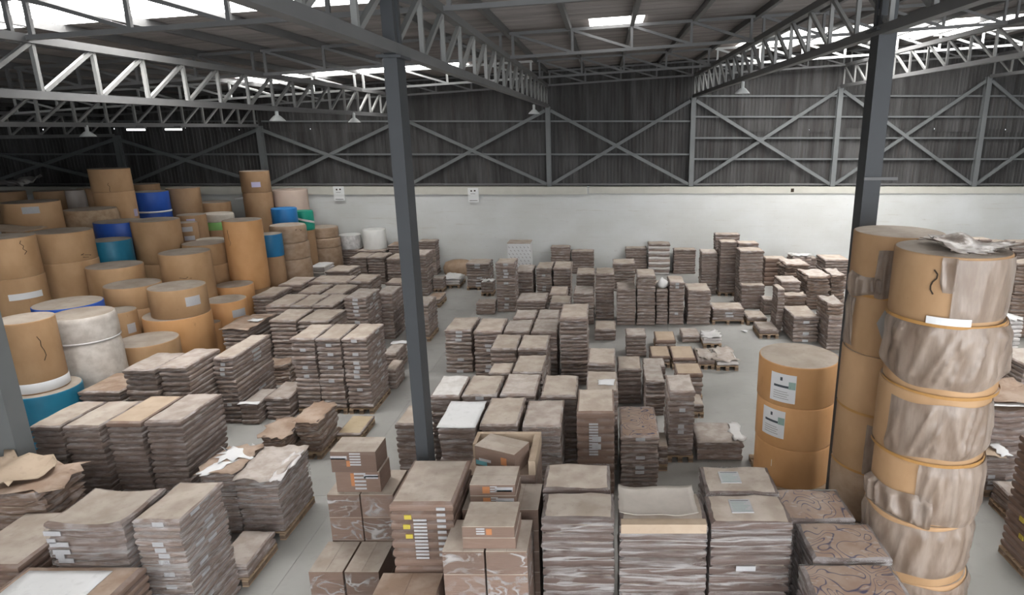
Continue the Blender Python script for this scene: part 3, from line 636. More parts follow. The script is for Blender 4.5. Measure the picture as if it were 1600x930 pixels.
ROLLS = [  # x, y, radius, [z of seams from the top down], [(look, label), ...]
 (-11.35,11.95,0.463,[2.57,1.02],[('kraftw', 'tall kraft roll with a white paper band round its foot, standing on a teal roll')]),
 (-11.30,11.95,0.615,[1.12,0.34],[('teal', 'wide teal roll carrying the kraft roll with the white band')]),
 (-11.27,13.20,0.598,[2.31,1.74,0.96],[('white', 'white film-wrapped roll with a tape round its waist, beside the banded kraft roll'), ('white', 'white-wrapped roll below the taped one, its film torn into a skirt')]),
 (-12.27,14.06,0.655,[2.30,1.42],[('blue', 'blue roll with a tan dusty top behind the white-wrapped one')]),
 (-10.98,15.89,0.648,[2.25,1.52],[('kraft', 'short orange roll with a white label, offset on top of a wider one')]),
 (-11.09,15.89,0.768,[1.52,0.52],[('orange', 'wide orange roll under the short labelled one')]),
 (-10.91,14.44,0.647,[1.29,0.64],[('kraft', 'low orange roll half sunk behind the grey cardboard stacks')]),
 (-12.47,16.37,0.640,[2.19,1.61,0.82],[('kraft', 'brown roll with a square white label, beside the short orange one'), ('kraft', 'brown roll under the square-labelled one')]),
 (-12.03,15.13,0.394,[1.81,1.11],[('kraft', 'small labelled kraft roll squeezed behind the white-wrapped one')]),
 (-14.97,15.75,0.606,[3.55,2.55,1.88],[('kraft', 'brown roll at the picture edge, upper one with a black tear'), ('kraft', 'brown roll at the picture edge with white paper at its foot')]),
 (-15.89,17.87,0.400,[2.10,1.21],[('kraft', 'slim kraft roll with a white label low on its side, before the tall double roll')]),
 (-14.89,17.35,0.688,[3.44,2.64,1.63],[('kraft', 'upper roll of the tall double brown column near the edge'), ('kraft', 'lower roll of the tall double brown column near the edge')]),
 (-16.66,18.52,0.555,[3.11,2.27],[('dim', 'brown roll showing only as a strip behind the tall double column')]),
 (-17.50,19.53,0.709,[3.99,3.32],[('kraft', 'squat labelled roll above a loose cardboard flap, high on the pile')]),
 (-16.75,20.82,0.740,[3.61,2.98],[('tied', 'bulky wrapped roll with a slanting film band, high on the pile')]),
 (-16.93,22.18,0.593,[4.82,4.06,3.02],[('kraft', 'topmost roll of the pile, with a black tear near its bottom'), ('kraft', 'roll right under the topmost one of the pile')]),
 (-16.41,23.25,0.549,[3.94,3.27,2.97],[('blue', 'upper deep blue roll high on the pile'), ('blue', 'thin deep blue roll under a white ring, high on the pile')]),
 (-17.70,24.78,0.516,[4.08,3.77],[('dim', 'pale brown roll just behind the upper deep blue one')]),
 (-15.90,24.28,0.553,[3.98,3.41],[('dim', 'square-looking brown roll against the white wall, beside the upper deep blue one')]),
 (-16.72,24.86,0.413,[3.39,2.69],[('dim', 'slim brown roll between the deep blue one and the dark ones')]),
 (-16.73,25.72,0.384,[3.45,2.96],[('dim', 'dark brown roll below the square-looking one')]),
 (-15.54,25.44,0.609,[3.32,2.89],[('dim', 'dark flat roll by the pale carton at the white wall')]),
 (-14.27,22.01,0.442,[3.27,2.40],[('dim', 'dark roll with a lilac label, under the pale strip of film')]),
 (-13.97,22.99,0.530,[3.19,2.91,2.63,2.32],[('whiteish', 'white-topped roll wrapped in pale film, middle of the pile'), ('lime', 'thin bright green roll under the white-topped one'), ('dim', 'brown roll under the bright green one')]),
 (-15.40,20.20,0.689,[3.30,1.53],[('blue', 'big deep blue roll behind the tall brown one')]),
 (-14.05,19.88,0.655,[3.39,2.07,1.44],[('kraft', 'tall brown roll in front of the big deep blue one'), ('kraft', 'lower part roll below the tall brown one')]),
 (-14.59,18.60,0.537,[2.98,2.29],[('teal', 'dark teal roll in front of the big deep blue one')]),
 (-13.51,17.22,0.659,[2.51,1.41],[('kraft', 'brown roll right below the dark teal one')]),
 (-12.10,18.09,0.647,[2.72,1.40],[('kraft', 'smooth light brown roll beside the tall brown one, middle of the pile')]),
 (-12.74,20.06,0.622,[2.63,1.97,1.25],[('kraft', 'upper roll of the pair behind the smooth light brown one'), ('kraft', 'lower roll of the pair behind the smooth light brown one')]),
 (-13.21,21.13,0.428,[2.57,2.31],[('whiteish', 'pale topped roll peeking behind the upper roll of the pair')]),
 (-13.99,21.25,0.321,[3.11,2.51],[('dim', 'narrow roll with two white labels, behind the smooth light brown one')]),
 (-11.53,20.22,0.563,[3.34,1.14],[('orange', 'tallest smooth orange roll by the cardboard rows, dark scuffs')]),
 (-11.41,19.09,0.526,[1.51,0.56],[('orange', 'orange roll behind the labelled one, next to the squat stack')]),
 (-10.92,17.73,0.538,[1.40,0.67],[('orange', 'orange roll with a white label and a white scrap, next to the stacks')]),
 (-10.91,16.91,0.228,[0.96,0.40],[('orange', 'small orange roll in the gap under the labelled one')]),
 (-13.94,25.80,0.534,[4.50,3.67,2.72],[('dim', 'towering brown roll against the dark cladding, lilac label'), ('dim', 'brown roll beneath the towering lilac-labelled one')]),
 (-13.10,26.80,0.665,[3.68,2.88],[('pink', 'pale pinkish roll resting high against the white wall')]),
 (-11.95,23.80,0.441,[3.27,2.75],[('lblue', 'bright blue roll below the pale pinkish one')]),
 (-11.84,25.09,0.352,[3.01,2.43],[('green', 'green sheeted bundle with a pale strap at the wall')]),
 (-11.36,21.40,0.400,[2.70,2.04],[('teal2', 'blue roll behind the wrapped roll tower')]),
 (-11.29,22.60,0.626,[2.83,2.23,1.64,1.13],[('wrap', 'top roll of the front wrapped roll tower'), ('wrap', 'middle roll of the front wrapped roll tower'), ('wrap', 'bottom roll of the front wrapped roll tower, overhanging')]),
 (-11.60,26.09,0.618,[2.23,1.81,1.41,0.70],[('wrap', 'top roll of the bulging rear roll tower'), ('wrap', 'middle roll of the bulging rear roll tower'), ('wrap', 'bottom roll of the bulging rear roll tower')]),
 (-9.86,27.05,0.478,[1.98,1.15],[('drum', 'clean white drum by the white wall')]),
 (-10.90,27.07,0.452,[1.75,1.09],[('drumd', 'grimy white drum next to the clean one')]),
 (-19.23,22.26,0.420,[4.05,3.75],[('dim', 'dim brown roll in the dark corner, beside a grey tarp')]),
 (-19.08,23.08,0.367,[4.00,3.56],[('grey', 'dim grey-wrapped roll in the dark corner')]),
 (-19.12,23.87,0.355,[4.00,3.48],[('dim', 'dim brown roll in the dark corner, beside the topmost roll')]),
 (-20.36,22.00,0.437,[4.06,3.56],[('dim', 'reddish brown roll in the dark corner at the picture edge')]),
]
# ------------------------------------------------------------ bundle meshes, shared by all stacks
def bundle_mesh(seed, wav, bulge, sag=0, label=0, N=6, side='side_b', squash=.0):
    r = random.Random(seed); s = MB()
    per = []
    for i in range(N): per.append((-.5+i/N, -.5))
    for i in range(N): per.append((.5, -.5+i/N))
    for i in range(N): per.append((.5-i/N, .5))
    for i in range(N): per.append((-.5, .5-i/N))
    n = len(per)
    zs = lambda x, y: sag*((2*x)**2*.7+(2*y)**2*.3-.3)
    w0 = [r.uniform(-1, 1) for _ in range(n)]
    wz = [(w0[i]+w0[i-1])*.5*wav for i in range(n)]
    rings = [(-.06, .06), (.15, .006), (.5, -.004), (.82, 0), (1.0, .045)]
    for zi, (z, ins) in enumerate(rings):
        for i, (x, y) in enumerate(per):
            k = ins + r.uniform(-1, 1)*bulge
            s.v.append((x*(1-2*k), y*(1-2*k), z+wz[i]*(.6 if zi < 2 else 1)+zs(x, y)))
    for j in range(len(rings)-1):
        for i in range(n):
            s.f.append((j*n+i, j*n+(i+1) % n, (j+1)*n+(i+1) % n, (j+1)*n+i)); s.m.append(0)
    # top grid
    top0 = (len(rings)-1)*n; idx = {}
    for i in range(n):
        x, y = per[i]; idx[(round((x+.5)*N), round((y+.5)*N))] = top0+i
    for a in range(1, N):
        for b in range(1, N):
            x, y = -.5+a/N, -.5+b/N
            idx[(a, b)] = len(s.v); s.v.append((x, y, 1.0+r.uniform(-1, 1)*wav*.25+zs(x, y)))
    for a in range(N):
        for b in range(N):
            s.f.append((idx[(a, b)], idx[(a+1, b)], idx[(a+1, b+1)], idx[(a, b+1)])); s.m.append(1)
    if label:
        lx = r.uniform(-.04, .04)
        for (x0, x1) in (((lx-.12, lx+.12),) if label == 1 else ((lx-.42, lx-.25),)):
            b = len(s.v)
            s.v += [(x0, -.512, .12), (x1, -.512, .12), (x1, -.512, .82), (x0, -.512, .82)]
            s.f.append((b, b+1, b+2, b+3)); s.m.append(2)
        b = len(s.v); y0 = r.uniform(-.3, .1)
        s.v += [(.512, y0, .2), (.512, y0+.2, .2), (.512, y0+.2, .75), (.512, y0, .75)]
        s.f.append((b, b+1, b+2, b+3)); s.m.append(2)
    me = s.mesh('cardboard_bundle', [M[side], T['tan'], M['label']])
    sm = [m == 1 for m in s.m]; me.polygons.foreach_set('use_smooth', sm)
    return me
VAR = {}
for st, wav, bl, sag in (('b', .13, .010, 0), ('d', .11, .010, 0), ('r', .32, .03, .25), ('c', .02, .003, 0), ('f', .20, .010, 0), ('s', .12, .008, 0), ('w', .10, .010, 0), ('g', .10, .008, .75)):
    VAR[st] = [bundle_mesh(hash_ if False else i*13+ord(st), wav, bl, sag, 0, side='side_'+st) for i, hash_ in enumerate(range(6))]
    VAR[st+'L'] = [bundle_mesh(i*17+ord(st)+5, wav, bl, sag, 1, side='side_'+st) for i in range(3)]
wtop = T
# pallet, one set of shared meshes
pb = MB().box(-.5, .5, -.5, .5, 0, 1).mesh('deck_board', [M['wood']])
pk = MB().box(-.5, .5, -.5, .5, 0, 1).mesh('block', [M['wood_d']])
def pallet(x0, x1, y0, y1, label, z=0):
    x0 -= .004; x1 += .004; y0 -= .004; y1 += .004
    w_, d_ = x1-x0, y1-y0
    o = thing('wooden_pallet', label, 'pallet', ((x0+x1)/2, (y0+y1)/2, z), 'wooden pallets under the stacks')
    for i in range(6): place('deck_board', pb, o, (0, -d_/2+d_/12+i*d_/6, .105), (w_, d_/6*.72, .022))
    for ix in (-1, 0, 1):
        place('stringer', pb, o, (ix*(w_/2-.05), 0, .083), (.09, d_, .022))
        for iy in (-1, 0, 1): place('block', pk, o, (ix*(w_/2-.05), iy*(d_/2-.06), .018), (.09, .11, .066))
        place('bottom_board', pb, o, (ix*(w_/2-.05), 0, 0), (.09, d_, .018))
    return o
STK = {}
def stack(i, rec):
    x0, x1, y0, y1, z0, zt, st, th, pal, top, lab, label = rec
    r = random.Random(i*7+3)
    cx, cy = (x0+x1)/2, (y0+y1)/2; w_, d_ = x1-x0, y1-y0
    if pal: pallet(x0, x1, y0, y1, 'wooden pallet under the '+' '.join(label.replace(',', '').split()[:9]))
    o = thing('cardboard_stack', label, 'cardboard stack', (cx, cy, z0), 'stacks of flattened cardboard')
    h = zt-z0; n = max(1, round(h/th)); t = h/n
    jit = {'r': .035, 'c': .005, 'f': .006, 's': .006, 'g': .014}.get(st, .013)
    jr = {'r': .05, 'c': .004, 'f': .006, 's': .006, 'g': .012}.get(st, .014)
    lx = ly = 0
    for k in range(n):
        ss = st
        if st == 'w' and top == 'tan' and k % 2: ss = 'b'
        if st in 'bd' and top == 'fresh' and k == n-1: ss = 'c'
        pool = VAR[ss+'L'] if lab and r.random() < .45 else VAR[ss]
        if st == 'r' and zt < .3: pool = VAR['b']
        lx = lx*.6+r.uniform(-jit, jit); ly = ly*.6+r.uniform(-jit, jit)
        if k == n-1: lx *= .3; ly *= .3
        f = r.uniform(.945, .985) if st not in 'cfs' else r.uniform(.975, .99)
        if k == n-1: f = .985
        b = place('cardboard_bundle', r.choice(pool), o, (lx, ly, k*t), (w_*f, d_*f, t), (0, 0, r.uniform(-jr, jr)))
        if r.random() < .5 and st != 'g': b.rotation_euler.z += 0
        if k == n-1:
            b.scale.z = t*.97
            if top != 'tan': setmat(b, 1, T[top])
        elif r.random() < .3: setmat(b, 1, T['brown'])
    if st in 'fs' or 'taped edges' in label or 'film-draped' in label or 'dark gap on its' in label or 'dished' in label:
        s = MB(); pts = []; nu, nv = 45, 18; e = .012
        for j in range(nv):
            for q in range(nu):
                u = q/(nu-1)*4; sd = min(3, int(u)); f = u-sd
                x, y = ((-.5+f, -.5), (.5, -.5+f), (.5-f, .5), (-.5, .5-f))[sd]
                dx, dy = ((0, -1), (1, 0), (0, 1), (-1, 0))[sd]
                k = e+.016*max(0, noise.noise(Vector((x*5+i, y*5, j*.9))))*(0 if f in (0, 1) else 1)
                pts.append((x*(w_-.008)+dx*(k-.01)*.8, y*(d_-.008)+dy*(k-.01)*.8, .02+(h-.03)*j/(nv-1)))
        s.grid(pts, nu, nv); s.build('stretch_film', M['wisp_h'], o, smooth=True)
    STK[i] = o
    return o
for i, rec in enumerate(STACKS): stack(i, rec)
def find(s):
    for i, rec in enumerate(STACKS):
        if s in rec[-1]: return STK[i], rec
    raise KeyError(s)
# loose sheets, torn caps, film
def sheet(name, parent, x0, x1, y0, y1, z, mat, seed, amp=.03, rag=.06, thick=.006, rz=0, n=9, tilt=(0, 0), curl=0):
    r = random.Random(seed); s = MB(); pts = []
    cx, cy = (x0+x1)/2, (y0+y1)/2
    for j in range(n):
        for i in range(n):
            u, v = i/(n-1), j/(n-1)
            x, y = x0+(x1-x0)*u, y0+(y1-y0)*v
            if i in (0, n-1): x += r.uniform(-rag, rag)
            if j in (0, n-1): y += r.uniform(-rag, rag)
            zz = amp*(noise.noise(Vector((x*3+seed, y*3, seed*.37)))+.35)*1.4 + tilt[0]*(u-.5)+tilt[1]*(v-.5)+curl*((2*u-1)**4+(2*v-1)**4)
            dx, dy = x-cx, y-cy
            pts.append((cx+dx*math.cos(rz)-dy*math.sin(rz), cy+dx*math.sin(rz)+dy*math.cos(rz), z+max(zz, .001)))
    s.grid(pts, n, n); s.grid([(x, y, z-thick) for x, y, z in pts], n, n, flip=True)
    N = n*n
    ring = [i for i in range(n)]+[n-1+n*j for j in range(1, n)]+[N-1-i for i in range(1, n)]+[n*(n-1)-n*j for j in range(1, n-1)]
    for a in range(len(ring)):
        p, q = ring[a], ring[(a+1) % len(ring)]; s.f.append((p, p+N, q+N, q)); s.m.append(0)
    org = tuple(parent.location) if parent is not None else (0, 0, 0)
    return s.build(name, mat, parent, org, True)
def patch(parent, d, mat, name='label'):
    return box(name, d, mat, parent, tuple(parent.location))
o, q = find('under crumpled torn sheets')
sheet('torn_sheet', o, q[0]-.05, q[1]+.12, q[2]-.02, q[3], q[5]+.01, T['brown'], 3, .09, .10, rz=.15)
sheet('torn_sheet', o, q[0]-.25, q[1]-.15, q[2]+.05, q[3]+.02, q[5]+.10, T['fresh'], 8, .11, .09, rz=-.25)
o, q = find('large white sheet'); sheet('white_sheet', o, q[0]+.12, q[1]-.32, q[2]-.1, q[3]-.1, q[5]+.006, T['white'], 2, .004, .004)
o, q = find('film-draped cardboard stack')
sheet('cap_sheet', o, q[0]-.03, q[1]+.02, q[2]-.03, q[3], q[5]+.012, T['pale'], 5, .05, .03)
sheet('film_flap', o, q[1]-.14, q[1]+.05, q[2]-.02, q[3]-.2, q[5]+.02, M['crease'], 6, .05, .05)
o, q = find('torn white paper on top')
sheet('torn_paper', o, q[0]+.0, q[1]-.05, q[2]+.45, q[3]-.05, q[5]+.012, M['white'], 7, .04, .12, rz=.5, n=7)
sheet('torn_paper', o, q[0]+.05, q[0]+.26, q[2]-.04, q[2]+.5, q[5]+.012, M['white'], 9, .02, .05, rz=-.35, n=7)
sheet('torn_sheet', o, q[0]-.1, q[1], q[2], q[3], q[5]+.004, T['brown'], 10, .03, .05)
o, q = find('dished cardboard stack')
for k, (dz, w_) in enumerate(((.05, .2), (.15, .10), (.2, .22), (.3, .2), (.36, .1), (.42, .18))):
    patch(o, (q[0]+.01+.02*k, q[0]+.01+.02*k+w_, q[2]-.022, q[2]-.014, q[5]-dz-.06, q[5]-dz), M['label'])
patch(o, (q[0]+.38, q[0]+.50, q[2]+.04, q[2]+.12, q[5]-.022, q[5]-.012), M['label'])
o, q = find('bright white slightly lifted'); sheet('white_sheet', o, q[0]-.02, q[1]+.01, q[2]-.03, q[3], q[5]+.02, T['white'], 12, .008, .004, curl=.006)
o, q = find('with a white paper on its tan top'); sheet('white_paper', o, q[0]+.22, q[1]-.06, q[2]+.25, q[2]+.5, q[5]+.008, M['white'], 13, .01, .02, n=6)
for s_, sd in (('last of the front line', 21), ('third of the front line', 22), ('smothered in white film', 23), ('white-papered load', 24), ('white-topped bundles at', 25), ('small white-topped pile', 26), ('white-wrapped low load', 27)):
    o, q = find(s_); sheet('white_film', o, q[0]+.0, q[1]-.0, q[2]-.03, q[3]-.15, q[5]+.012, T['pale'] if sd in (21, 22) else M['bag'], sd, .07, .1, n=8, rz=.1)
o, q = find('low wide stack with white film top'); sheet('white_film', o, q[1]-.2, q[1]+.03, q[2]+.05, q[3], q[5]+.012, M['bag'], 30, .03, .05, n=7)
sheet('cap_sheet', o, q[0], q[1]-.1, q[2], q[3], q[5]+.008, T['pale'], 31, .015, .01)
o, q = find('ragged cardboard stack on a pallet'); sheet('torn_sheet', o, q[0]-.04, q[1]+.02, q[2]-.04, q[3], q[5]+.01, T['brown'], 33, .04, .05)
o, q = find('lower ragged cardboard pile'); sheet('torn_sheet', o, q[0]-.05, q[1]+.04, q[2]-.06, q[3], q[5]+.01, T['brown'], 34, .06, .07, tilt=(0, .05))
o, q = find('cloudy sheet draped'); 
sheet('cloudy_sheet', o, q[0]+.0, q[1]-.1, q[2]+.10, q[3]+.02, q[5]+.010, M['cloudy'], 35, .018, .006, curl=.035, n=14)
box('orange_rim', (q[0]+.02, q[1]-.02, q[2]-.012, q[2]+.1, q[5]-.11, q[5]+.004), T['fresh'], o, tuple(o.location))
o, q = find('under a brown sheet with a white rim'); sheet('brown_sheet', o, q[0]-.06, q[1]+.25, q[2]-.05, q[3], q[5]+.15, T['brown'], 36, .04, .03, curl=.06)
sheet('white_rim', o, q[0]-.07, q[1]+.3, q[2]-.10, q[2]+.04, q[5]+.16, M['white'], 37, .03, .02, n=7)
o, q = find('folded tan and white sheet'); sheet('folded_sheet', o, q[0]-.05, q[1]-.05, q[2]-.02, q[3]-.1, q[5]+.02, T['fresh'], 38, .05, .03, tilt=(-.08, 0))
sheet('white_sheet', o, q[1]-.16, q[1]+.02, q[2]-.02, q[3]-.1, q[5]+.04, M['white'], 39, .05, .03)
o, q = find('bent brown cap'); sheet('bent_cap', o, q[0]-.04, q[1]+.05, q[2]-.05, q[3]-.3, q[5]+.012, T['brown'], 40, .04, .02)
sheet('white_label_sheet', o, q[1]-.28, q[1]+.02, q[2]+.55, q[2]+.8, q[5]+.06, M['white'], 44, .01, .02, n=5)
o, q = find('white strip along its edge'); sheet('white_strip', o, q[0]-.03, q[1]+.03, q[2]-.04, q[2]+.10, q[5]+.01, M['white'], 41, .015, .02, n=6)
o, q = find('low white-rimmed pile'); sheet('white_rim', o, q[0]-.03, q[1]+.03, q[3]-.2, q[3], q[5]+.01, M['white'], 42, .02, .02, n=6)
# printed labels on the two smooth-topped stacks, with lines of print
for s_, cx in (('nearest of its pair', .43), ('farther of its pair', .40)):
    o, q = find(s_); x = q[0]+cx*(q[1]-q[0]); y = (q[2]+q[3])/2+.03; z = q[5]+.001
    l = patch(o, (x-.13, x+.12, y-.13, y+.13, z-.006, z+.006), M['label'])
    for k in range(7):
        b = box('print_line', (x-.11, x+.10-.03*(k % 3), y+.10-k*.034, y+.108-k*.034, z+.006, z+.0075), M['inkgreen'] if k else M['ink'], l, (0, 0, 0))
        b.location = (-o.location[0]-l.location[0], -o.location[1]-l.location[1], -o.location[2]-l.location[2])
    if 'nearest' in s_:
        patch(o, (q[0]+.3, q[0]+.52, q[2]-.02, q[2]-.008, q[5]-.62, q[5]-.56), M['label'])
# flat cartons with yellow tags
o, q = find('yellow tags'); r = random.Random(5); n = 16; t = (q[5]-q[4])/n
for k in range(2, 5): patch(o, (q[0]+.17-.02*(k % 2), q[0]+.25-.02*(k % 2), q[2]-.012, q[2]-.004, q[5]-.04-(k-1)*.125-.035, q[5]-.04-(k-1)*.125+.02), M['yellow'], 'yellow_tag')
for k in range(9): patch(o, (q[0]+.54, q[0]+.64, q[2]-.012, q[2]-.004, q[5]-.05-k*.075-.035, q[5]-.05-k*.075), M['label'])
for k in range(12): patch(o, (q[0]+.27, q[0]+.42, q[2]-.012, q[2]-.004, q[5]-.2-k*.045-.025, q[5]-.2-k*.045), M['label'])
o, q = find('tall pile of flat brown cartons')
for k in range(12): patch(o, (q[0]+.21, q[0]+.36, q[2]-.012, q[2]-.004, q[5]-.2-k*.05-.03, q[5]-.2-k*.05), M['label'])

# ------------------------------------------------------------ sealed cartons
def carton(x0, x1, y0, y1, z0, z1, label, film=0, marks=(), rz=0, seed=1, side='side_c', top='tan', group='sealed cartons'):
    cx, cy = (x0+x1)/2, (y0+y1)/2; a, b = (x1-x0)/2-.004, (y1-y0)/2-.004; h = z1-z0-.002
    o = thing('sealed_carton', label, 'carton', (cx, cy, z0), group, rz)
    me = MB().box(-a, a, -b, b, 0, h-.006)
    me.build('box_body', M[side], o)
    for s_ in (-1, 1): box('top_flap', (-a if s_ < 0 else .002, -.002 if s_ < 0 else a, -b, b, h-.006, h), T[top], o) if a < b else box('top_flap', (-a, a, -b if s_ < 0 else .002, -.002 if s_ < 0 else b, h-.006, h), T[top], o)
    r = random.Random(seed)
    if film:
        s = MB(); pts = []; nu, nv = 13, 7
        for j in range(nv):
            for q in range(nu):
                u, v = q/(nu-1), j/(nv-1); k = .004+.012*max(0, noise.noise(Vector((u*5+seed, v*4, seed*.7))))
                pts.append((-a+2*a*u, -b-k, h*(.03+.9*v)))
        s.grid(pts, nu, nv)
        pts = [(a+.004+.01*max(0, noise.noise(Vector((q*.9+seed, j*.8, 3)))), -b+2*b*q/8, h*(.03+.9*j/6)) for j in range(7) for q in range(9)]
        s.grid(pts, 9, 7); s.build('film_band', M['wisp_x'], o, smooth=True)
    for (u0, u1, v0, v1, m) in marks:
        box('label', (-a+2*a*u0, -a+2*a*u1, -b-.005, -b, h*v0, h*v1), M[m], o)
    return o
LM1 = [(0, .36, .62, .78, 'label'), (0, .33, .62, .68, 'teal')]+[(.42, .66, .92-.13*k-.07, .92-.13*k, 'label') for k in range(5)]+[(.34, .42, .28, .55, 'orange')]
LM2 = [(.64, .96, .66, .86, 'label'), (.66, .96, .74, .80, 'teal')]+[(.42, .68, .94-.18*k-.09, .94-.18*k, 'label') for k in range(5)]+[(.34, .42, .3, .92, 'orange')]
carton(-3.65, -3.04, 7.64, 8.06, 1.711, 2.02, 'upper of two labelled cartons crowning the carton tower at the aisle', 0, LM1)
carton(-3.62, -3.02, 7.66, 8.07, 1.402, 1.709, 'lower of two labelled cartons crowning the carton tower at the aisle', 0, LM2)
def word(k): return ('floor', 'second', 'third', 'fourth', 'fifth', 'topmost')[k]
for k in range(4):
    for s_, xa in ((0, -3.74), (1, -3.29)):
        carton(xa, xa+.44, 7.6, 8.25, .35*k, .35*(k+1), '%s-tier film-banded carton of the carton tower, %s' % (('lowest', 'second', 'third', 'highest')[k], 'aisle half' if s_ == 0 else 'half beside the yellow-tagged stack'), 1 if k > 1 else 0, seed=k*2+s_)
for k in range(2):
    for s_, xa in ((0, -3.78), (1, -3.32)):
        carton(xa, xa+.44, 6.95, 7.57, .35*k, .35*(k+1), '%s carton of the low front pair before the carton tower, %s' % (('bottom', 'top')[k], 'aisle half' if s_ == 0 else 'half beside the yellow-tagged stack'), k, seed=20+k*2+s_)
for k in range(2): carton(-2.56, -1.86, 5.45, 6.30, .6*k, .6*(k+1), '%s big film-covered carton in front of the yellow-tagged stack' % ('lower', 'upper')[k], k, seed=31+k, top='brown')
tz = 1.752/6
for k in range(6):
    for s_, xa in ((0, -1.76), (1, -1.29)):
        carton(xa, xa+.455, 5.94, 6.52, tz*k, tz*(k+1), '%s carton of the front banded pile, column %s' % (('lowest', 'second', 'third', 'fourth', 'fifth', 'top')[k], 'by the yellow-tagged stack' if s_ == 0 else 'by the film-wrapped stack'), 1 if k > 2 else 0, seed=40+k*2+s_)
        carton(xa+.05, xa+.495, 6.72, 7.30, tz*k, tz*(k+1), '%s carton of the rear banded pile, column %s' % (('lowest', 'second', 'third', 'fourth', 'fifth', 'top')[k], 'by the yellow-tagged stack' if s_ == 0 else 'by the film-wrapped stack'), 0, seed=60+k*2+s_)
LM3 = [(.27, .43, .85-.22*k-.12, .85-.22*k, 'label') for k in range(3)]+[(.46, .57, .25, .8, 'orange')]
carton(-1.54, -.97, 5.98, 6.46, 1.893, 2.03, 'topmost small flat carton on the front banded pile', 0, LM3)
carton(-1.54, -.96, 5.98, 6.46, 1.754, 1.891, 'small flat carton under the topmost one on the front banded pile', 0, [])
LM4 = [(.28, .44, .2, .8, 'orange'), (.56, .95, .35, .75, 'label'), (.6, .93, .35, .5, 'teal')]+[(.45, .6, .85-.22*k-.1, .85-.22*k, 'label') for k in range(3)]
carton(-1.62, -1.06, 6.78, 7.22, 1.754, 1.90, 'small flat carton lying on the rear banded pile, hidden part labelled', 0, LM4)
carton(-1.62, -1.07, 6.78, 7.22, 1.902, 2.05, 'upper labelled flat carton on the rear banded pile', 0, LM4)
carton(-1.80, -.90, 7.42, 8.25, 0, 1.80, 'very large film-wrapped carton with rim boards, behind the banded piles', 0, seed=80, top='brown')
o = thing('rim_frame', 'loose cardboard rim boards lying on the very large film-wrapped carton', 'cardboard frame', (-1.35, 7.83, 1.80))
for d in ((-.45, .45, .36, .42, .002, .2), (.36, .45, -.41, .35, .002, .2), (-.45, -.4, .05, .35, .002, .2)): box('rim_board', d, T['fresh'], o)
carton(-1.68, -1.06, 7.52, 7.90, 1.803, 2.10, 'skewed labelled carton on the very large film-wrapped one', 0, [(0.02, .3, .1, .3, 'teal'), (.1, .4, .3, .42, 'label'), (.66, .8, .35, .7, 'orange')], rz=-.42)
# checkered white carton by the wall
o = thing('printed_carton', 'white carton with a diagonal checkered print near the white wall', 'carton', (-3.5, 26.0, 0))
box('box_body', (-.46, .46, -.4, .4, 0, 1.6), M['white'], o)
box('box_lid', (-.47, .47, -.41, .41, 1.6, 1.63), T['tan'], o)
for a in range(6):
    for b in range(11):
        u = -.42+a*.155+(b % 2)*.07; z = .1+b*.138
        s = MB(); s.bar((u, -.402, z), (u+.05, -.402, z-.06), .004, .02); s.build('print_dash', M['tarp'], o)
# bag on a stack of the long row
o, q = find('topped with a white bag')
b = MB(); b.lathe([(.0, 0), (.17, .02), (.21, .1), (.15, .2), (.06, .26), (.03, .3), (0, .31)], 18, wob=lambda r, z, a: (r*(1+.22*math.sin(3*a+z*9)+.1*math.sin(7*a)), z*(1+.1*math.sin(2*a))))
g = b.build('plastic_bag', M['bag'], None, smooth=True); g.location = ((q[0]+q[1])/2, q[2]+.3, q[5]+.01)
g['label'] = 'crumpled white plastic bag on a narrow stack of the long middle row'; g['category'] = 'bag'
# short dark stack's loose scraps on the floor
r = random.Random(4)
for k, (x, y, m) in enumerate(((1.98, 12.95, 'white'), (2.02, 12.2, 'white'), (1.5, 12.2, 'tan'), (2.95, 10.9, 'white'), (2.55, 9.35, 'white'), (2.62, 9.9, 'white'), (1.75, 8.9, 'white'), (4.4, 19.0, 'white'))):
    p = sheet('paper_scrap', None, x-.09, x+.09, y-.07, y+.07, .012, M['white'] if m == 'white' else T['fresh'], 50+k, .03, .04, n=5, rz=k)
    p['label'] = ('curled white scrap on the open floor, between the stacks and the orange rolls', 'white scrap on the open floor, by the low wide stack', 'tan scrap on the open floor beside the tall uneven stack', 'white scrap at the foot of the three orange rolls', 'crumpled white scrap behind the smooth-topped wrapped pair', 'white scrap close to the low wide film-topped stack', 'white scrap behind the cloudy-sheeted stack', 'white scrap beside the far low pallet piles')[k]
    p['category'] = 'paper scrap'; p['group'] = 'paper scraps on the floor'
# ------------------------------------------------------------ paper rolls
def roll_mesh(r, h, mat, wrap=0, seed=0, n=44):
    rd = random.Random(seed); s = MB()
    if wrap:
        zs = [0, .02*h, .1*h, .3*h, .55*h, .8*h, .93*h, h]
        ph = [rd.uniform(0, 6.28) for _ in range(4)]
        def wob(rr, z, a):
            k = 1+wrap*(.5*math.sin(5*a+ph[0]+z*7)+.35*math.sin(9*a+ph[1]-z*11)+.3*math.sin(17*a+ph[2]))
            return rr*k, z+.4*wrap*r*math.sin(3*a+ph[3])*(z/h if z < h*.9 else 0)
        prof = [(r*(.94 if z in (0, h) else .985+.02*math.sin(z/h*3.14)), z) for z in zs]
        s.lathe(prof, n, 0, None, wob=wob); s.lathe([(r*.945, h-.004), (.3*r, h), (.001, h)], n, 1)
    else:
        s.lathe([(r*.985, 0), (r, .015), (r, h-.02), (r*.992, h-.004), (r*.975, h)], n, 0)
        s.lathe([(r*.975, h), (r*.6, h+.002), (.13*r, h+.001), (.001, h)], n, 1)
    return s
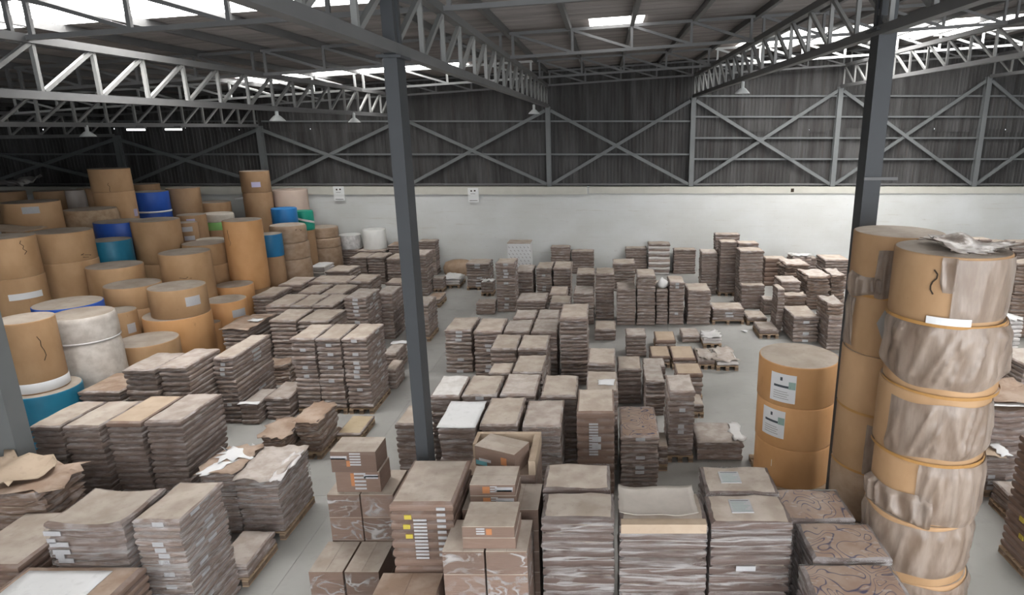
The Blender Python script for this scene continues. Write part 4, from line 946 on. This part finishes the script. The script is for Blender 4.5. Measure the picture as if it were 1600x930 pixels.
def arc_patch(r, a0, a1, z0, z1, off=.006, nz=2, n=8):
    s = MB(); pts = []
    for j in range(nz):
        for i in range(n):
            a = a0+(a1-a0)*i/(n-1); z = z0+(z1-z0)*j/(nz-1)
            pts.append(((r+off)*math.cos(a), (r+off)*math.sin(a), z))
    return s.grid(pts, n, nz)
def paper_roll(x, y, r, z0, z1, look, label, seed, marks=(), group='paper rolls', cat='paper roll', end=None):
    o = thing('paper_roll', label, cat, (x, y, z0), group)
    h = z1-z0-.003
    wrap = {'white': .012, 'wrap': .02, 'tied': .014, 'whiteish': .012, 'grey': .015, 'green': .03}.get(look, 0)
    s = roll_mesh(r, h, None, wrap, seed)
    a = MB(); b = MB()
    side = [f for f, m in zip(s.f, s.m) if m == 0]; top = [f for f, m in zip(s.f, s.m) if m == 1]
    a.v = s.v; a.f = side; a.m = [0]*len(side); used = sorted({i for f in top for i in f}); mp = {k: i for i, k in enumerate(used)}
    b.v = [s.v[i] for i in used]; b.f = [tuple(mp[i] for i in f) for f in top]; b.m = [0]*len(top)
    used = sorted({i for f in side for i in f}); mp = {k: i for i, k in enumerate(used)}
    a.v = [s.v[i] for i in used]; a.f = [tuple(mp[i] for i in f) for f in side]
    a.build('wrapper', RM[look], o, smooth=True); b.build('roll_end', end or M['rollend'], o, smooth=True)
    fa = math.atan2(-y, -x)               # the side turned to the middle of the hall
    for m in marks:
        kind = m[0]
        if kind == 'label':               # u: -1..1 across, v centre from the top, width, height
            _, u, v, w_, hh, mat = m
            aa = fa+math.asin(max(-.95, min(.95, u)))
            arc_patch(r, aa-w_/2/r, aa+w_/2/r, h-v-hh/2, h-v+hh/2).build('label', M[mat], o, smooth=True)
        elif kind == 'band':
            _, v0, v1, mat = m
            n = 44; ss = MB().lathe([(r+.004, h-v1), (r+.012, h-v1+.01), (r+.012, h-v0-.01), (r+.004, h-v0)], n)
            ss.build('paper_band', M[mat], o, smooth=True)
        elif kind == 'tear':
            _, u, v, w_, hh = m
            aa = fa+math.asin(max(-.95, min(.95, u))); ss = MB(); rr = random.Random(seed+3); P = []
            for k in range(6): P.append((aa+(w_*(rr.uniform(-.5, .5))+.3*w_*(k-3)/3)/r, h-v+hh*(.5-k/5)))
            for p, q in zip(P, P[1:]): ss.bar(((r+.001)*math.cos(p[0]), (r+.001)*math.sin(p[0]), p[1]), ((r+.001)*math.cos(q[0]), (r+.001)*math.sin(q[0]), q[1]), (.011), .006, 0, (math.cos(p[0]), math.sin(p[0]), 0))
            ss.build('tear', M['tear'], o)
        elif kind == 'tie':
            ss = MB(); pts = []
            for k in range(24):
                a_ = fa-1.5+3*k/23; z = h*(.75-.4*k/23)
                for e in (-.04, .04): pts.append(((r*1.03)*math.cos(a_), (r*1.03)*math.sin(a_), z+e))
            ss.grid(pts, 2, 24); ss.build('film_band', M['crease'], o, smooth=True)
    return o
MARK = {
 (0, 0): [('band', 1.22, 1.42, 'white'), ('tear', .35, .55, .10, .5)], (2, 0): [('band', .52, .56, 'crease')],
 (4, 0): [('label', .45, .32, .36, .24, 'label')], (7, 0): [('label', .72, .30, .26, .24, 'label')], (8, 0): [('label', .55, .42, .2, .24, 'label')],
 (9, 0): [('tear', .5, .25, .1, .35)], (9, 1): [('label', .25, .45, .7, .16, 'white')], (10, 0): [('label', .6, .55, .14, .3, 'label')],
 (11, 0): [('tear', .62, .66, .3, .12)], (13, 0): [('label', -.05, .2, .4, .2, 'label')], (14, 0): [('tie',)], (15, 0): [('tear', -.15, .6, .05, .3)],
 (15, 1): [('label', .85, .75, .2, .25, 'lilac')], (16, 1): [('band', 0, .06, 'white')], (22, 0): [('label', -.1, .18, .25, .15, 'lilac')],
 (27, 0): [], (31, 0): [('label', 0, .2, .3, .16, 'label'), ('label', .1, .5, .3, .15, 'label')], (32, 0): [('tear', -.75, .5, .08, .5)],
 (34, 0): [('label', .55, .35, .4, .22, 'label')], (36, 0): [('label', 0, .5, .32, .2, 'lilac')], (39, 0): [('tie',)], (41, 0): [('tear', .6, .15, .3, .06)],
 (1, 0): [], (28, 0): [('tear', -.1, .65, .3, .05)], (25, 0): [('label', .1, 1.0, .2, .05, 'label')],
}
hid = 0
for i, (x, y, r, zs, items) in enumerate(ROLLS):
    floor_z = zs[-1]
    if i in (43, 44): zs = [zs[0], 1.165]
    elif i == 0: zs = [zs[0], ROLLS[1][3][0]+.002]
    elif i == 4: zs = [zs[0], ROLLS[5][3][0]+.002]
    else:
        hl = zs[-2]
        if hl <= 2.35 and i not in (38, 39, 40): zs[-1] = 0
        else:
            nb = hl-zs[-1]; ext = max(0, min(zs[-1], (.75 if i in (38, 39, 40) else 2.1)-nb)); zs[-1] -= ext
            if zs[-1] > .05:
                n = 1 if zs[-1] < 2.3 else 2; hh = zs[-1]/n
                for k in range(n):
                    paper_roll(x, y, r*.95, hh*k, hh*(k+1), 'dim', ('lower' if k == 0 and n == 2 else 'hidden')+' brown roll beneath the '+' '.join(items[-1][1].replace(',', '').split()[:11]), 300+i*2+k, group='paper rolls buried at the floor of the pile')
            else: zs[-1] = 0
    if len(zs) == len(items)+2: zs = zs[:-2]+[zs[-1]]
    for k, (look, label) in enumerate(items):
        nudge = .0 if k == 0 else .012
        e = {'drum': RM['drum'], 'drumd': RM['drum'], 'pink': RM['pink'], 'white': M['rollend'], 'whiteish': RM['whiteish'], 'green': RM['green'], 'lblue': RM['lblue'], 'teal2': M['rollend']}.get(look)
        zb = zs[k+1]; rr = r
        if i in (41, 42): rr = r*(.96, 1.0, 1.03)[k]
        if i == 16 and k == 1: rr = r*.99
        paper_roll(x+nudge, y, rr, zb, zs[k], look, label, i*5+k, MARK.get((i, k), ()), end=e)
# the three orange rolls on the pallet
ox, oy, orad = 3.36, 10.42, .665
hz = [2.36, 1.63, .86, .13]
pallet(ox-.6, ox+.6, oy-.62, oy+.62, 'wooden pallet under the three big orange rolls')
for k in range(3):
    mk = []
    o = paper_roll(ox+.012*k, oy, orad, hz[k+1], hz[k], 'orange', '%s of the three big orange rolls, %s' % (('top', 'middle', 'bottom')[k], ('printed label high up', 'printed label at its edge', 'without any label')[k]), 900+k, mk)
    if k < 2:
        aa = math.atan2(-oy, -ox)-(.30 if k == 0 else .52); h = hz[k]-hz[k+1]; z1 = h-.14 if k == 0 else h-.08
        l = arc_patch(orad, aa-.36, aa+.30, z1-.50, z1, .006, 2, 10).build('label', M['white'], o, smooth=True)
        arc_patch(orad, aa-.26, aa+.16, z1-.24, z1-.20, .009, 2, 8).build('print_line', M['ink'], l)
        arc_patch(orad, aa+.12, aa+.29, z1-.25, z1-.12, .009, 2, 5).build('print_block', M['inkgreen'], l)
        arc_patch(orad, aa-.1, aa-.04, z1-.12, z1-.06, .009, 2, 3).build('emblem', M['ink'], l)
        for e in range(4): arc_patch(orad, aa-.26, aa+.1+.04*(e % 2), z1-.32-e*.04, z1-.31-e*.04, .009, 2, 8).build('print_line', M['tarp'], l)
    if k == 2:
        arc_patch(orad, aa-.0, aa+.02, .35, .48, .008, 2, 3).build('scratch', M['strap'], o)
# roll towers wrapped in film
def film_shell(parent, r, a0, a1, z0, z1, seed, rag=.08, amp=.02, mat=None, name='stretch_film', nu=72, nv=22, slant=0):
    s = MB(); pts = []; rd = random.Random(seed)
    ph = [rd.uniform(0, 6.28) for _ in range(6)]
    for j in range(nv):
        for i in range(nu):
            f = i/(nu-1); a = a0+(a1-a0)*f; v = j/(nv-1)
            lo = rag*(.6*math.sin(a*2.3+ph[0])+.4*math.sin(a*5.1+ph[1])); hi = rag*.5*(.6*math.sin(a*2.9+ph[2])+.4*math.sin(a*6+ph[3]))
            if slant: lo += slant*max(0, 1-f*4)
            z = z0+lo+(z1+hi-z0-lo)*v
            q = noise.noise(Vector((a*3.2+seed+z*1.2, z*1.1, seed)))
            fold = (1-abs(2*noise.noise(Vector((a*4.6+z*2.0*math.sin(ph[4]+a), z*.8+seed, 4)))))**3
            edge = min(1, 6*v, 6*(1-v))
            rr = r+.006+amp*edge*(max(0, q+.3)*.7+.55*fold)
            pts.append((rr*math.cos(a), rr*math.sin(a), z))
    s.grid(pts, nu, nv)
    return s.build(name, mat or M['film'], parent, smooth=True)
def tower(x, y, r, zs, looks, labels, seed):
    res = []
    for k in range(len(looks)):
        rr = r*(1+.012*math.sin(k*2.1+seed)); res.append(paper_roll(x+.02*math.sin(k*3+seed), y+.01*math.cos(k*2), rr, zs[k+1], zs[k], looks[k], labels[k], seed+k))
    return res
A = tower(3.88, 8.33, .56, [4.85, 4.05, 3.25, 2.42, 1.55, .78, 0], ['kraft']*4+['wrap']*2,
          ['%s of the rear roll tower, %s' % a for a in (('top roll', 'torn film sagging round it'), ('second roll', 'dark diamond mark on its wrapper'), ('third roll', 'orange band at its joint'), ('fourth roll', 'film hanging over it'), ('fifth roll', 'dull and film-wrapped'), ('lowest roll', 'standing on the floor'))], 500)
fA = math.atan2(-8.33, -3.88)
film_shell(A[0], .57, fA-.35, fA+1.5, .14, .64, 61, .12, .09, slant=-.05)
film_shell(A[0], .57, fA-1.1, fA-.1, .0, .28, 62, .06, .06)
s = MB(); d = []
for da, dz in ((-.02, .42), (.13, .22), (-.02, .02), (-.17, .22)): d.append((.575*math.cos(fA-.1+da), .575*math.sin(fA-.1+da), dz+.25))
s.v = d; s.f = [(0, 3, 2, 1)]; s.m = [0]; s.build('diamond_mark', M['tarp'], A[1])
for k, (a0, a1) in ((1, (-1.3, -.85)), (2, (.1, 1.2)), (3, (-.2, 1.2))): film_shell(A[k], .57, fA+a0, fA+a1, .02, .74, 70+k, .05, .04)
B = tower(3.84, 6.90, .59, [4.89, 4.15, 3.36, 2.56, 1.78, 1.0, .135], ['kraft']*6,
          ['%s of the front roll tower, %s' % a for a in (('top roll', 'bare on one side, dusty film cap'), ('second roll', 'wrapped in creased grey film'), ('third roll', 'film bunched at its middle'), ('fourth roll', 'film crumpled in a dark ring'), ('fifth roll', 'film ending in a loose skirt'), ('lowest roll', 'on the pallet'))], 520)
pallet(3.84-.6, 3.84+.6, 6.9-.6, 6.9+.6, 'wooden pallet under the front roll tower')
fB = math.atan2(-6.9, -3.84)
film_shell(B[0], .595, fB+.10, fB+2.6, .06, .72, 81, .01, .02)
film_shell(B[0], .595, fB-.12, fB+.12, .36, .735, 82, .04, .04, nu=16, slant=.1)
for k, (a0, a1, zl, zh, am) in enumerate(((-1.3, 2.5, .10, .79, .09), (-.75, 2.5, .06, .70, .08), (-.1, 2.5, .02, .75, .06), (-1.3, 2.5, .10, .74, .06))):
    film_shell(B[k+1], .595, fB+a0, fB+a1, zl, zh, 83+k, .045, am)
film_shell(B[3], .60, fB-1.2, fB+.2, .0, .34, 99, .05, .12)
film_shell(B[5], .60, fB-.3, fB+2.2, .30, .84, 98, .06, .05)
sheet('film_cap', B[0], 3.62, 4.36, 6.55, 7.25, 4.895, M['film'], 90, .09, .12, n=22)
for k in (0, 1, 2):
    arc_patch(.60, fB-1.3, fB+2.2, -.015, .022, .014, 2, 34).build('orange_band', M['band'], B[k])
arc_patch(.60, fB-.25, fB+.45, .02, .10, .018, 2, 10).build('white_band', M['white'], B[0])
for k in (0, 2, 3): arc_patch(.565, fA-1.3, fA+1.3, -.015, .022, .01, 2, 34).build('orange_band', M['band'], A[k], smooth=True)
def tear(o, r, a, z, w_, hh, seed):
    rr = random.Random(seed); P = [(a+w_*(.5*math.sin(k*1.1)+rr.uniform(-.2, .2))/r, z+hh*(.5-k/6)) for k in range(7)]
    s = MB()
    for p, q in zip(P, P[1:]): s.bar(((r+.001)*math.cos(p[0]), (r+.001)*math.sin(p[0]), p[1]), ((r+.001)*math.cos(q[0]), (r+.001)*math.sin(q[0]), q[1]), .014, .006, 0, (math.cos(p[0]), math.sin(p[0]), 0))
    s.build('tear', M['tear'], o)
tear(B[0], .59, fB-.22, .46, .05, .26, 1)
o, q = find('small yellow tags on a pallet')
for k in range(6):
    for e in range(2): patch(o, (q[0]-.004, q[0]+.02, q[2]+.35+.3*e-.05*(k % 2), q[2]+.44+.3*e-.05*(k % 2), q[5]-.25*k-.2, q[5]-.25*k-.13), M['yellow'], 'yellow_tag')
# corner things in the dark
o = sheet('grey_tarp', None, -20.9, -19.6, 21.6, 22.6, 4.22, M['tarp'], 95, .25, .1); o['label'] = 'crumpled grey tarp lying on the rolls in the dark corner'; o['category'] = 'tarp'
o = sheet('cardboard_flap', None, -16.9, -15.6, 17.0, 17.75, 3.46, T['fresh'], 96, .04, .05, tilt=(-.12, .1)); o['label'] = 'loose cardboard flap jutting out under the squat labelled roll'; o['category'] = 'cardboard sheet'
o = thing('pale_carton', 'pale flat carton high against the white wall, before the dark rolls', 'carton', (-14.95, 27.15, 0)); box('box_body', (-.45, .45, -.4, .4, 0, 3.25), M['masonry'], o); box('box_lid', (-.46, .46, -.41, .41, 3.25, 3.3), M['white'], o)
o = thing('wrapped_bale', 'low brown plastic bale against the wall at the aisle end', 'bale', (-6.3, 27.15, 0))
s = MB().lathe([(.68, 0), (.72, .25), (.6, .5), (.3, .62), (.01, .64)], 26, wob=lambda r_, z, a: (r_*(1+.08*math.sin(5*a)+.05*math.sin(11*a)), z)); s.v = [(x, y*.6, z) for x, y, z in s.v]; s.build('plastic_cover', RM['wrap'], o, smooth=True)
